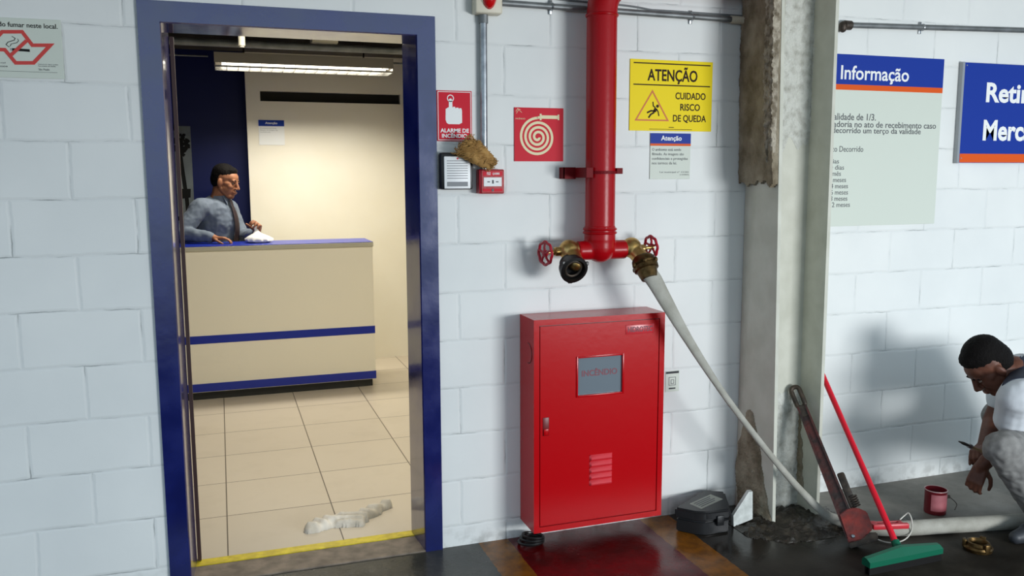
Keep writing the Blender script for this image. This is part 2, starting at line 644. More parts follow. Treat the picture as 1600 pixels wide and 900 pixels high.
# ------------------------------------------------------------------ the setting
WT = .145      # block wall thickness
DX0, DX1, DZ = -1.155, -.085, 2.182
b = new()
box(b, -4.2, DX0 + .01, 0, WT, 0, 3.2)
box(b, DX1 - .01, 5.2, 0, WT, 0, 3.2)
box(b, DX0 + .01, DX1 - .01, 0, WT, DZ - .01, 3.2)
struct('wall_back', b, 'blocks')
b = new()
box(b, -4.2, 5.2, -4.6, 0, -.1, 0)
struct('floor', b, 'floor')
b = new()
box(b, -4.2, 5.2, -4.2, 0, 3.2, 3.3)
struct('ceiling', b, 'addedroof')  # unseen dock roof, added to cut off daylight from above

# door frame: folded steel, mitred face, deep reveal
fr = bpy.data.objects.new('door_1', None)
COL.objects.link(fr)
fr['kind'] = 'structure'
BASE[fr.name] = V((0, 0, 0))
fw = .072


def frame_leg(sx, xo):
    bm = new()
    # outer arris xo, inner arris xi, reveal runs back and slightly inwards
    xi = xo + sx * fw
    xb = xi + sx * .018
    prof = [(xo, -.012), (xi, -.012), (xi + sx * .004, -.006), (xb, .19), (xb - sx * .012, .19), (xb - sx * .012, .155), (xo, .155)]
    n = len(prof)
    zt = [DZ, DZ - fw, DZ - fw - .002, DZ - fw - .012, DZ - fw, DZ - fw, DZ]
    lo = [bm.verts.new((p[0], p[1], 0)) for p in prof]
    hi = [bm.verts.new((p[0], p[1], z)) for p, z in zip(prof, zt)]
    for i in range(n):
        j = (i + 1) % n
        bm.faces.new((lo[i], lo[j], hi[j], hi[i]))
    bm.faces.new(lo)
    bm.faces.new(hi)
    obj('jamb', bm, 'frame', fr, smooth=False)


frame_leg(1, DX0)
frame_leg(-1, DX1)
b = new()
prof = [(-.012, DZ), (-.012, DZ - fw), (-.006, DZ - fw - .004), (.155, DZ - fw - .012), (.155, DZ)]
L = [(DX0, 0), (DX0 + fw, 0), (DX0 + fw + .003, 0), (DX0 + fw + .014, 0), (DX0, 0)]
lo = [b.verts.new((DX0 + (DZ - z if z > DZ - fw - .001 else fw), y, z)) for y, z in prof]
hi = [b.verts.new((DX1 - (DZ - z if z > DZ - fw - .001 else fw), y, z)) for y, z in prof]
for i in range(5):
    j = (i + 1) % 5
    b.faces.new((lo[i], lo[j], hi[j], hi[i]))
b.faces.new(lo)
b.faces.new(hi)
obj('head', b, 'frame', fr, smooth=False)
b = new()
box(b, -1.062, -1.048, .19, .225, .012, 2.09)
struct('trim_1', b, 'brown')
# threshold and yellow line
b = new()
box(b, -1.10, -.14, -.01, .15, -.02, .006, .003)
struct('trim_2', b, 'threshold')
b = new()
box(b, -1.075, -.165, .15, .205, -.02, .009)
struct('trim_3', b, 'yline')

# reception room
RX0, RX1, RY, RZ = -2.4, .662, 3.87, 2.95
b = new()
box(b, RX0, RX1, .205, 4.2, -.06, .008)
struct('floor.001', b, 'tiles')
b = new()
sx0, sx1, sz0, sz1 = -.565, .567, 2.165, 2.245
PX = -.675
box(b, PX, RX1, RY, RY + .05, 0, sz0)
box(b, PX, RX1, RY, RY + .05, sz1, RZ)
box(b, PX, sx0, RY, RY + .05, sz0, sz1)
box(b, sx1, RX1, RY, RY + .05, sz0, sz1)
bmesh.ops.remove_doubles(b, verts=b.verts[:], dist=1e-5)
struct('wall_partition', b, 'panel')
b = new()
box(b, PX + .02, RX1, RY + .051, RY + .07, 2.0, 2.4)
struct('wall_slot', b, 'dark')
b = new()
box(b, RX0, PX + .3, 4.05, 4.15, 0, RZ)
struct('wall_navy', b, 'navy_wall')
b = new()
box(b, RX1, RX1 + .1, WT, 4.15, 0, RZ)
struct('wall_right', b, 'sidewall')
b = new()
box(b, RX0 - .1, RX0, WT, 4.15, 0, RZ)
struct('wall_left', b, 'navy_wall')
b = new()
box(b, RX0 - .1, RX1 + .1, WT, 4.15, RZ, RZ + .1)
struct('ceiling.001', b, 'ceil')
b = new()
box(b, -.765, RX1, 1.30, 1.55, 2.318, 2.60, .004)
struct('trim_4', b, 'beam')
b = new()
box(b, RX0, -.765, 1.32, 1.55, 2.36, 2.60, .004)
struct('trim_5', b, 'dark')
# services under the reception ceiling
b = new()
tube(b, [(RX0, 2.0, 2.335), (RX1, 2.0, 2.335)], .022, 14)
tag(obj('ceiling_pipe', b, 'steeldull', base=(0, 2.0, 2.335)), 'grey pipe running along the reception ceiling above the lamp', 'pipe')
for xa, xb, r_, lb in ((RX0, -.94, .006, 'thin grey cable conduit left of the ceiling lamp, against the navy wall'), (.34, RX1, .008, 'thin grey cable conduit between the ceiling lamp and the right side wall')):
    b = new()
    tube(b, [(xa, 3.11, 2.40), (xb, 3.11, 2.40)], r_, 8)
    tag(obj('lamp_cable', b, 'steeldull', base=((xa + xb) / 2, 3.11, 2.40)), lb, 'cable')
b = new()
cyl(b, (-.768, 1.28, 2.36), (-.768, 1.28, 2.215), .012, 12)
cyl(b, (-.768, 1.28, 2.28), (-.768, 1.28, 2.222), .017, 14)
tag(obj('hanging_conduit', b, 'beigeplastic', base=(-.768, 1.28, 2.36)), 'short white conduit stub hanging at the end of the beige ceiling beam', 'conduit')
t = thing('junction_box', 'pale square junction box under the ceiling above the lamp', 'box', (-.27, 2.0, 2.41))
b = new()
box(b, -.345, -.19, 1.98, 2.10, 2.36, 2.41, .006)
obj('box_body', b, 'beigeplastic', t)
b = new()
box(b, -.335, -.20, 1.976, 1.981, 2.365, 2.405, .002)
obj('lid', b, 'beigeplastic', t)
b = new()
box(b, RX0, RX1, 3.4, 3.7, 2.52, 2.75, .005)
tag(obj('ceiling_duct', b, 'ceil', base=(0, 3.5, 2.52)), 'dark rectangular duct crossing the reception ceiling behind the lamp', 'duct')

# ------------------------------------------------------------------ steel column
t = thing('steel_column', 'grey H-section steel column against the block wall, render peeling off', 'column', (1.47, -.15, 0))
CT = 3.2


def lean(x0, z):      # slightly out of plumb, as in the photograph
    return x0 - .0225 * z


def flange(xf, name, tk=.016):
    bm = new()
    q = []
    for z in (0, CT):
        xo = lean(xf, z) if xf < 1.5 else xf - .007 * z
        q.append([(xo, -.292), (xo + tk, -.292), (xf + tk, -.002), (xf, -.002)] if xf < 1.5 else [(xo, -.292), (xo + tk, -.292), (xo + tk, -.002), (xo, -.002)])
    lo = [bm.verts.new((x, y, 0)) for x, y in q[0]]
    hi = [bm.verts.new((x, y, CT)) for x, y in q[1]]
    for i in range(4):
        j = (i + 1) % 4
        bm.faces.new((lo[i], lo[j], hi[j], hi[i]))
    bm.faces.new(lo)
    bm.faces.new(hi)
    return obj(name, bm, 'column', t, smooth=False)


flange(1.356, 'flange')
flange(1.590, 'flange')
b = new()
box(b, 1.345, 1.60, -.150, -.138, 0, CT)
obj('web', b, 'column', t, smooth=False)


def rough_patch(name, m, o, U, W, N, nu, nw, mask, h=.012, fs=28.0, seed=0, lo=.25):
    """lumpy coating: heightfield over o + u*U + w*W (u,w in 0..1), thickness along N, cut to mask(u,w)>0"""
    bm = new()
    o, U, W, N = V(o), V(U), V(W), V(N)
    g = {}
    for i in range(nu + 1):
        for j in range(nw + 1):
            u, w = i / nu, j / nw
            k = mask(u, w)
            if k <= 0:
                continue
            p = o + U * u + W * w
            q = p * fs + V((seed, seed * 1.7, 0))
            n = abs(noise.noise(q)) * .6 + .5 * abs(noise.noise(q * 2.3)) + .35 * abs(noise.noise(q * 5.1)) + lo
            g[i, j] = bm.verts.new(p + N * (h * n * min(1, k) + .0008))
    for (i, j) in list(g):
        c = [(i, j), (i + 1, j), (i + 1, j + 1), (i, j + 1)]
        if all(x in g for x in c):
            bm.faces.new([g[x] for x in c])
    # skirt down to the surface
    es = [e for e in bm.edges if len(e.link_faces) == 1]
    r = bmesh.ops.extrude_edge_only(bm, edges=es)
    for v in [x for x in r['geom'] if isinstance(x, bmesh.types.BMVert)]:
        d = (v.co - o).dot(N)
        v.co -= N * d
    bmesh.ops.delete(bm, geom=[v for v in bm.verts if not v.link_faces], context='VERTS')
    return obj(name, bm, m, t, angle=60)


def nz(a, b, s=0):
    return noise.noise(V((a, b, s)))


# left flange, outer face (u: wall -> front edge, w: up)
def m_up(u, w):
    z = 1.50 + w * 1.7
    bottom = .08 + .02 * nz(u * 6, 3.1)
    k = (w - bottom) * 18
    k = min(k, (u + .02 - .22 * max(0, (w - .42)) * 2.2 + .03 * nz(w * 9, 1)) * 30)
    return k


rough_patch('render_patch', 'render', (1.324, -.002, 1.38), (-.026, -.288, 0), (-.03, 0, 1.82), (-1, 0, 0), 90, 260, m_up, .011, 26, 1)


def m_chip(u, w):
    bottom = .10 + .07 * nz(u * 9, 6.1)
    return min((w - bottom) * 20, (u - .02 - .10 * abs(nz(w * 22, 4.4)) - .25 * max(0, nz(w * 6, 7.7))) * 16)


M['render_mid'] = mat('chipped_render', '#b9b09f', .95, spec=.1, col2='#7a705f', nscale=30, namt=(.40, .62), bump=.9, bscale=120, detail=8)
rough_patch('render_patch', 'render_mid', (1.302, -.212, 1.47), (-.0075, -.079, 0), (-.03, 0, 1.73), (-1, 0, 0), 26, 240, m_chip, .022, 34, 21)


def m_low(u, w):
    # blob at the foot of the left flange, narrowing to the front edge near the floor
    c = .37 + .24 * max(0, .4 - w) * 2
    half = (.47 - .10 * w) * math.sqrt(max(0, 1 - w ** 2.2)) + .07 * nz(w * 7, 5.3)
    return (half - abs(u - c)) * 16


rough_patch('render_patch', 'render', (1.356, -.012, 0), (0, -.275, 0), (-.009, 0, .50), (-1, 0, 0), 54, 100, m_low, .018, 24, 7)


def m_web(u, w):
    bottom = .05 + .08 * nz(u * 5, 9.2) + .12 * u
    k = (w - bottom) * 16
    return min(k, (1.0 - .06 - .05 * nz(w * 14, 2.2) - u) * 25 + .3)


rough_patch('render_patch', 'render_pale', (1.345, -.150, 1.50), (.252, 0, 0), (0, 0, 1.7), (0, -1, 0), 60, 260, m_web, .007, 30, 3)


def m_web2(u, w):
    return (.93 + .06 * nz(u * 6, 4) - w) * 16


rough_patch('render_patch', 'render_pale', (1.372, -.150, 0), (.220, 0, 0), (0, 0, .62), (0, -1, 0), 54, 120, m_web2, .008, 30, 5)


def m_rf(u, w):
    half = .10 + .10 * nz(w * 10, 8) + .35 * max(0, w - .8)
    return (half - u) * 22


rough_patch('render_patch', 'render_pale', (1.583, -.150, 1.75), (0, -.14, 0), (-.009, 0, 1.4), (-1, 0, 0), 34, 220, m_rf, .010, 30, 11)
rough_patch('render_patch', 'render', (1.589, -.150, .12), (0, -.14, 0), (-.002, 0, .38), (-1, 0, 0), 34, 70,
            lambda u, w: (.30 * (1 - w) + .12 * nz(w * 8, 3) + .08 - u) * 18, .012, 30, 13)

# heap of wet mortar debris round the foot of the column
b = new()
g = {}
for i in range(71):
    for j in range(61):
        x, y = 1.20 + i / 70 * .56, -.46 + j / 60 * .44
        dx, dy = (x - 1.47) / .27, (y + .25) / .21
        d = math.sqrt(dx * dx + dy * dy)
        n = noise.noise(V((x * 22, y * 22, 2))) * .5 + noise.noise(V((x * 55, y * 55, 5))) * .3
        hgt = max(0, 1 - d + .3 * n) * .055 + max(0, n) * .028 * (d < 1)
        if d < 1.05 + .2 * n:
            g[i, j] = b.verts.new((x, y, max(.0015, hgt)))
for (i, j) in list(g):
    c = [(i, j), (i + 1, j), (i + 1, j + 1), (i, j + 1)]
    if all(q in g for q in c):
        b.faces.new([g[q] for q in c])
r = bmesh.ops.extrude_edge_only(b, edges=[e for e in b.edges if len(e.link_faces) == 1])
for v in [q for q in r['geom'] if isinstance(q, bmesh.types.BMVert)]:
    v.co.z = 0
bmesh.ops.delete(b, geom=[v for v in b.verts if not v.link_faces], context='VERTS')
o = obj('mortar_debris', b, 'debris', base=(1.47, -.25, 0), angle=70)
tag(o, 'wet heap of crumbled mortar debris around the foot of the grey column', 'debris')
o['kind'] = 'stuff'

# white wedge of board leaning by the column foot
b = new()
P3 = [tuple(at(px, py, 1, -.225)) for px, py in ((1146.5, 823), (1176, 811), (1176, 768), (1170, 768.5), (1146, 806))]
va = [b.verts.new(p) for p in P3]
vb = [b.verts.new((p[0] + .004, p[1] + .022, p[2])) for p in P3]
b.faces.new(va)
b.faces.new(list(reversed(vb)))
for i in range(5):
    j = (i + 1) % 5
    b.faces.new((va[j], va[i], vb[i], vb[j]))
tag(obj('board_offcut', b, 'plaster', base=(1.24, -.22, 0), smooth=False), 'white wedge-shaped board offcut propped at the left foot of the column', 'offcut')

# ------------------------------------------------------------------ conduits, beacon
def conduit(name, label, x0, x1, z0, z1, fittings, extra=None):
    tt = thing(name, label, 'conduit', ((x0 + x1) / 2, -.022, (z0 + z1) / 2))
    bm = new()
    cyl(bm, (x0, -.022, z0), (x1, -.022, z1), .0125, 16)
    obj('tube', bm, 'steeldull', tt)
    for f in fittings:
        z = z0 + (z1 - z0) * (f - x0) / (x1 - x0)
        bm = new()
        torus(bm, (f, -.022, z), (1, 0, 0), .0125, .0045, 18, 8)
        box(bm, f - .007, f + .007, -.008, -.001, z - .028, z + .028, .002)
        obj('clip', bm, 'steel', tt)
    return tt


ct = conduit('steel_conduit', 'grey steel conduit running along the wall from the alarm beacon past the red pipe', .185, 1.34, 2.247, 2.240, (.40, 1.05))
b = new()
cyl(b, (1.24, -.022, 2.2405), (1.335, -.022, 2.240), .0165, 16)
obj('coupling', b, 'beigeplastic', ct)
ct = conduit('steel_conduit', 'grey steel conduit on the wall above the information board, right of the column', 1.845, 3.4, 2.248, 2.292, (2.3,))
b = new()
lathe(b, (1.835, -.022, 2.248), (1, 0, 0), [(0, .012), (.01, .021), (.045, .021), (.05, .0125)], 18)
ell(b, (1.838, -.022, 2.240), (.02, .018, .026))
obj('end_fitting', b, 'iron', ct)
ct = thing('steel_conduit', 'vertical grey steel conduit dropping from the alarm beacon to the call point', 'conduit', (.108, -.02, 1.59))
b = new()
cyl(b, (.108, -.02, 1.592), (.110, -.02, 2.20), .0145, 20)
obj('tube', b, 'steel', ct)
b = new()
cyl(b, (.110, -.02, 2.165), (.110, -.02, 2.197), .0185, 20)
obj('coupling', b, 'steeldull', ct)
b = new()
tube(b, catmull([(.20, -.006, 2.285), (.5, -.006, 2.278), (.75, -.006, 2.272), (.86, -.006, 2.262), (.92, -.006, 2.262), (1.34, -.006, 2.262)], 6), .004, 8)
tag(obj('wall_cable', b, 'cable', base=(.8, -.006, 2.27)), 'thin grey cable clipped along the wall above the long conduit', 'cable')

t = thing('alarm_beacon', 'beige alarm beacon box with a red dome lens above the vertical conduit', 'beacon', (.12, -.0, 2.20))
b = new()
box(b, .066, .178, -.058, -.001, 2.197, 2.36, .008, 3)
obj('housing', b, 'beigeplastic', t)
b = new()
ell(b, (.122, -.055, 2.262), (.030, .034, .05), seg=24)
obj('lens', b, 'redlens', t)
b = new()
torus(b, (.122, -.058, 2.262), (0, 1, 0), .034, .004)
obj('bezel', b, 'beigeplastic', t)

# ------------------------------------------------------------------ standpipe with two angle valves
PXc, PYc, PR = .578, -.12, .0615
t = thing('hydrant_standpipe', 'thick red hydrant standpipe on the wall with two brass valves', 'pipe', (PXc, PYc, 1.21))
b = new()
pts = [(PXc, PYc, 1.30), (PXc, PYc, 1.8), (PXc, PYc, 2.215)]
for i in range(1, 9):
    a = i / 8 * PI / 2
    pts.append((PXc + .17 * (1 - math.cos(a)), PYc, 2.215 + .17 * math.sin(a)))
pts.append((PXc + .17 + .7, PYc, 2.385))
tube(b, pts, PR, 32)
obj('riser', b, 'redpipe', t)
for z, rr in ((2.203, .006), (2.29, .004)):
    b = new()
    if z < 2.25:
        torus(b, (PXc, PYc, z), (0, 0, 1), PR, rr)
    else:
        a = .45
        torus(b, (PXc + .17 * (1 - math.cos(a)), PYc, 2.215 + .17 * math.sin(a)), (math.sin(a), 0, math.cos(a)), PR, rr)
    obj('weld_bead', b, 'redpipe', t)
# wall bracket with clamp ring
b = new()
lathe(b, (PXc, PYc, 1.572), (0, 0, 1), [(0, PR), (0, PR + .006), (.012, PR + .006), (.012, PR)], 32)
box(b, PXc - .085, PXc - .055, -.17, -.001, 1.557, 1.598, .001)
box(b, PXc - .135, PXc - .08, -.05, -.044, 1.552, 1.60, .001)
box(b, PXc - .135, PXc - .129, -.05, -.001, 1.552, 1.60, .001)
box(b, PXc + .055, PXc + .082, -.16, -.001, 1.572, 1.596, .001)
obj('wall_bracket', b, mat('bracket_red', '#6c040e', .55, spec=.15), t, smooth=False)
# tee
b = new()
zc = 1.258
tb = new()
rc(tb, (PXc, PYc, 1.33), (PXc, PYc, 1.268), PR + .003, PR + .001, 32)
cyl(tb, (PXc - .105, PYc, zc), (PXc + .115, PYc, zc), .040, 32)
cyl(tb, (PXc, PYc, 1.36), (PXc, PYc, 1.30), PR + .003, 32)
b.free()
me = remesh(tb, .004, 6)
link('tee', me, M['redpipe'], t)
for z in (1.346, 1.331):
    b = new()
    torus(b, (PXc, PYc, z), (0, 0, 1), PR + .004, .0055, 36)
    obj('collar', b, 'redpipe', t)


def handwheel(c, d, R, parent):
    c, d = V(c), V(d).normalized()
    u, w = basis(d)
    bm = new()
    n = 48
    pts = []
    for i in range(n):
        a = 2 * PI * i / n
        rr = R * (1 + .045 * math.cos(8 * a))
        pts.append(c + (u * math.cos(a) + w * math.sin(a)) * rr)
    tube(bm, pts, .0062, 8, closed=True)
    for k in range(5):
        a = 2 * PI * k / 5 + .3
        e = c + (u * math.cos(a) + w * math.sin(a)) * R
        tube(bm, [c, c + (e - c) * .5 + d * .004, e], [.0065, .005, .005], 8)
    lathe(bm, c - d * .009, d, [(0, .011), (.004, .014), (.016, .014), (.02, .008)], 16)
    return obj('handwheel', bm, 'redwheel', parent)


# left valve
vy = PYc
b = new()
cyl(b, (.475, vy, zc + .002), (.43, vy, zc + .002), .037, 28)
ell(b, (.437, vy - .005, zc + .004), (.042, .044, .044), seg=24)
rc(b, (.44, vy - .01, zc), (.445, vy - .06, 1.215), .034, .034, 24)
cyl(b, (.40, vy, zc), (.375, vy, zc), .021, 6)
lv = link('valve_body', remesh(b, .0035, 3), M['brass'], t)
b = new()
cyl(b, (.40, vy, zc - .002), (.33, vy, zc - .004), .0075, 14)
lathe(b, (.392, vy, zc - .002), (-1, 0, 0), [(0, .018), (.012, .018), (.016, .012), (.022, .012)], 6)
obj('stem', b, 'brass', lv)
handwheel((.335, vy, zc - .006), (-1, -.25, -.02), .046, lv)
od = V((.02, -1, -.45)).normalized()
oc = V((.424, -.205, 1.192))
b = new()
lathe(b, oc - od * .06, od, [(0, .038), (.03, .04), (.03, .052), (.058, .058), (.07, .058), (.072, .046), (.064, .044), (.03, .040)], 36)
for k in range(3):
    u, w = basis(od)
    a = 2 * PI * k / 3 + .6
    p = oc + (u * math.cos(a) + w * math.sin(a)) * .057
    box(b, -.010, .010, -.006, .006, -.008, .008, .003, 1, Matrix.Translation(p))
obj('outlet_coupling', b, 'blackrub', lv)
b = new()
torus(b, oc - od * .004, od, .0335, .0055, 30)
lathe(b, oc - od * .05, od, [(0, .001), (0, .034), (.004, .034), (.006, .02)], 24)
obj('outlet_seal', b, 'iron', lv)

# right valve
b = new()
cyl(b, (.675, vy, zc + .004), (.73, vy, zc + .004), .036, 28)
ell(b, (.722, vy - .005, zc + .006), (.042, .044, .044), seg=24)
rc(b, (.725, vy - .01, zc), (.748, vy - .06, 1.215), .034, .035, 24)
cyl(b, (.76, vy, zc), (.785, vy, zc), .02, 6)
rv = link('valve_body', remesh(b, .0035, 3), M['brass'], t)
b = new()
cyl(b, (.76, vy, zc), (.83, vy, zc + .004), .0075, 14)
lathe(b, (.768, vy, zc), (1, 0, 0), [(0, .018), (.012, .018), (.016, .012), (.022, .012)], 6)
obj('stem', b, 'brass', rv)
handwheel((.824, vy + .012, zc + .006), (1, .14, .10), .044, rv)

# ------------------------------------------------------------------ fire hose
hp = [(*at(1012, 426, 1, -.215),), (*at(1022, 438, 1, -.235),), (*at(1040, 470, 1, -.255),), (*at(1075, 530, 1, -.285),), (*at(1120, 600, 1, -.315),),
      (*at(1160, 655, 1, -.335),), (*at(1207, 715, 1, -.345),), (*at(1250, 765, 1, -.36),), (*at(1288, 802, 1, -.385),)]
hp += [(*at(1316, 815, 2, .030),), (*at(1345, 823, 2, .032),), (*at(1400, 826, 2, .033),), (*at(1500, 820, 2, .034),), (*at(1600, 814, 2, .034),), (2.75, -.70, .034), (3.2, -.72, .034)]
wid = [(.036, .026), (.036, .020), (.031, .015), (.021, .012), (.0145, .011), (.0135, .011), (.0140, .0115), (.0155, .013), (.019, .017),
       (.026, .025), (.030, .029), (.033, .033), (.034, .034), (.034, .034), (.034, .034), (.034, .034)]
t = thing('fire_hose', 'pale grey canvas fire hose sagging from the right valve and along the floor', 'hose', (1.7, -.42, 0))
sp = catmull([V(p) for p in hp], 8)
ww = []
for i in range(len(sp)):
    f = min(i / 8, len(wid) - 1.001)
    k = int(f)
    f -= k
    ww.append((wid[k][0] * (1 - f) + wid[k + 1][0] * f, wid[k][1] * (1 - f) + wid[k + 1][1] * f, 0))
for p in sp:
    p.z = max(p.z, .030)
b = new()
tube(b, sp, 1, 18, widths=ww, up=(.75, .1, .65))
obj('hose_jacket', b, 'hose', t)
h0 = V(hp[0])
c0 = V((.750, -.185, 1.212))
dd = (h0 - c0).normalized()
b = new()
lathe(b, c0 - dd * .018, dd, [(0, .040), (.012, .050), (.03, .0525), (.036, .047), (.042, .0525), (.058, .0515), (.062, .043), (.078, .040), (.10, .034)], 36)
u, w = basis(dd)
for k in range(6):
    a = 2 * PI * k / 6
    p = c0 + dd * .018 + (u * math.cos(a) + w * math.sin(a)) * .052
    ell(b, p, (.009, .009, .012), seg=10)
obj('hose_coupling', b, 'bronze', t)
b = new()
torus(b, h0 + dd * .004, dd, .033, .005, 26)
torus(b, h0 - dd * .008, dd, .033, .005, 26)
obj('binding_wire', b, 'bronze', t)

# ------------------------------------------------------------------ hose cabinet
X0, X1, Y1, Z0, Z1 = .267, .864, -.170, .083, .987
t = thing('fire_hose_cabinet', 'red metal fire hose cabinet with a small grey window in its door', 'cabinet', ((X0 + X1) / 2, -.085, Z0))
b = new()
rim = .024
box(b, X0, X0 + .004, Y1, -.001, Z0, Z1)
box(b, X1 - .004, X1, Y1, -.001, Z0, Z1)
box(b, X0 + .004, X1 - .004, Y1, -.001, Z1 - .004, Z1)
box(b, X0 + .004, X1 - .004, Y1, -.001, Z0, Z0 + .004)
box(b, X0 + .004, X1 - .004, -.006, -.001, Z0 + .004, Z1 - .004)
# front rim
for a in ((X0 + .004, X0 + rim, Z0 + .004, Z1 - .004), (X1 - rim, X1 - .004, Z0 + .004, Z1 - .004), (X0 + rim, X1 - rim, Z1 - rim, Z1 - .004), (X0 + rim, X1 - rim, Z0 + .004, Z0 + rim)):
    box(b, a[0], a[1], Y1, Y1 + .014, a[2], a[3])
obj('cabinet_shell', b, 'red', t, smooth=False)
b = new()
torus(b, (X0 - .0005, -.105, .84), (1, 0, 0), .042, .0022, 30, 6)
bmesh.ops.delete(b, geom=[v for v in b.verts if v.co.y > -.095], context='VERTS')
obj('knockout', b, 'reddark', t)
dx0, dx1, dz0, dz1 = X0 + rim + .004, X1 - rim - .004, Z0 + rim + .004, Z1 - rim - .004
wx0, wx1, wz0, wz1 = .462, .665, .658, .816
b = new()
yd = Y1 + .001
for a in ((dx0, wx0, dz0, dz1), (wx1, dx1, dz0, dz1), (wx0, wx1, wz1, dz1), (wx0, wx1, dz0, wz0)):
    box(b, a[0], a[1], yd, yd + .016, a[2], a[3])
bmesh.ops.remove_doubles(b, verts=b.verts[:], dist=1e-5)
dr = obj('door', b, 'red', t, smooth=False)
b = new()
box(b, wx0 - .004, wx1 + .004, yd + .006, yd + .010, wz0 - .004, wz1 + .004)
gl = obj('window_pane', b, 'glass', dr, smooth=False)
gl['label'] = 'grey glass window pane with a faint red word'
b = new()
for a in ((wx0 - .008, wx0, wz0 - .008, wz1 + .008), (wx1, wx1 + .008, wz0 - .008, wz1 + .008), (wx0, wx1, wz1, wz1 + .008), (wx0, wx1, wz0 - .008, wz0)):
    box(b, a[0], a[1], yd - .004, yd + .001, a[2], a[3], .0015)
obj('window_rim', b, 'red', dr)
M['faintred'] = flat('faded_red_print', '#83525a')
lettering('INCÊNDIO', wx0 + .02, wx1 - .02, .735, .768, yd + .006, 'faintred', dr, .02)
b = new()
for k in range(5):
    z = .383 - k * .0275
    va = []
    for i in range(9):
        a = i / 8
        va.append((.521 + a * .098, z))
    # each louvre a small pressed hood
    pr = [(yd, -.012), (yd - .009, -.010), (yd - .011, -.004), (yd - .006, .006), (yd, .012)]
    rs = [[V((x, y, z + dz)) for y, dz in pr] for x in (.519, .523, .617, .621)]
    rs[0] = [V((.517, yd, z + dz)) for y, dz in pr]
    rs[3] = [V((.623, yd, z + dz)) for y, dz in pr]
    rings(b, rs, True, True)
obj('louvres', b, mat('louvre_red', '#d0303a', .3, spec=.5), dr)
b = new()
box(b, .306, .334, yd - .002, yd + .002, .500, .578, .002)
obj('latch', b, 'reddark', dr)
b = new()
box(b, .309, .331, yd - .006, yd - .001, .503, .53, .002)
cyl(b, (.320, yd - .007, .512), (.320, yd - .001, .512), .005, 12)
obj('latch_tab', b, 'red', dr)
b = new()
box(b, .679, .812, yd - .0025, yd + .001, .902, .942, .0015)
np_ = obj('nameplate', b, mat('nameplate_red', '#c22a33', .3), dr)
lettering('HIDROTEC', .688, .803, .911, .934, yd - .0025, 'faintred', dr, .03)
b = new()
for a in ((dx0 - .004, dx0, dz0, dz1), (dx1, dx1 + .004, dz0, dz1), (dx0 - .004, dx1 + .004, dz1, dz1 + .004), (dx0 - .004, dx1 + .004, dz0 - .004, dz0)):
    box(b, a[0], a[1], Y1 + .010, Y1 + .013, a[2], a[3])
obj('door_gap', b, 'reddark', t, smooth=False)  # dark red strips paint shade into the gap round the door

# black coil under the cabinet
b = new()
for k in range(3):
    torus(b, (.285 + .003 * k, -.085 - .006 * k, .014 + .014 * k), (.08 * k, .1, 1), .052 - .004 * k, .007, 30, 8)
tag(obj('rubber_coil', b, 'blackrub', base=(.285, -.09, 0)), 'small black rubber coil lying under the left corner of the red cabinet', 'coil')

# ------------------------------------------------------------------ signs on the block wall


def sign(name, label, x0, x1, z0, z1, m, th=.003, cat='sign', y=-.0012):
    tt = thing(name, label, cat, ((x0 + x1) / 2, y, z0))
    bm = new()
    box(bm, x0, x1, y - th, y, z0, z1, .0008, 1)
    obj('board', bm, m, tt, smooth=False)
    return tt, y - th


def bars(tt, name, m, rects, y, th=.0008):
    bm = new()
    for a in rects:
        box(bm, a[0], a[1], y - th, y + .0002, a[2], a[3])
    return obj(name, bm, m, tt, smooth=False)


def outline(bm, pts, wdt, y, th=.0008, closed=True):
    """flat stroke along pts (x,z) in the wall plane"""
    n = len(pts)
    rng = range(n if closed else n - 1)
    P = [V((p[0], p[1])) for p in pts]

    def nrm(i):
        a = P[(i + 1) % n] - P[i] if (closed or i < n - 1) else P[i] - P[i - 1]
        c = P[i] - P[i - 1] if (closed or i > 0) else a
        a, c = a.normalized(), c.normalized()
        m_ = V((-(a.y + c.y), a.x + c.x))
        if m_.length < 1e-6:
            m_ = V((-a.y, a.x))
        m_.normalize()
        k = max(.35, m_.dot(V((-a.y, a.x))))
        return m_ / k
    N = [nrm(i) for i in range(n)]
    out = [P[i] + N[i] * wdt / 2 for i in range(n)]
    inn = [P[i] - N[i] * wdt / 2 for i in range(n)]
    for i in rng:
        j = (i + 1) % n
        prism(bm, [tuple(out[i]), tuple(out[j]), tuple(inn[j]), tuple(inn[i])], 'y', y - th, y + .0002)


def block_text(tt, lines, x0, z_top, h, step, y, m, wpc=None, name='small_print', bold=.0):
    """left-aligned lines; wpc = width per character"""
    for i, s in enumerate(lines):
        if not s:
            continue
        z = z_top - i * step
        desc = any(c in s for c in 'gçpqj')
        lettering(s, x0, x0 + len(s) * wpc, z - h - (h * .28 if desc else 0), z, y, m, tt, bold, name)


# yellow slip warning
t, y = sign('warning_sign', 'yellow warning sign with a falling-figure triangle right of the red pipe', .765, 1.168, 1.757, 2.057, 'signyellow')
bars(t, 'rule', 'brownprint', [(.781, 1.156, 2.039, 2.044), (.781, 1.156, 1.949, 1.954), (.86, 1.07, 1.763, 1.765), (.955, .98, 1.771, 1.774)], y)
lettering('ATENÇÃO', .848, 1.092, 1.957, 2.030, y, 'brownprint', t, .022)
lettering('CUIDADO', .985, 1.135, 1.893, 1.923, y, 'brownprint', t, .018)
lettering('RISCO', 1.010, 1.108, 1.845, 1.875, y, 'brownprint', t, .018)
lettering('DE QUEDA', .975, 1.140, 1.792, 1.827, y, 'brownprint', t, .018)
b = new()
outline(b, [(.795, 1.802), (.950, 1.802), (.873, 1.925)], .0065, y)
obj('triangle', b, mat('warning_orange', '#c86412', .5), t, smooth=False)
b = new()
yy = y - .0002


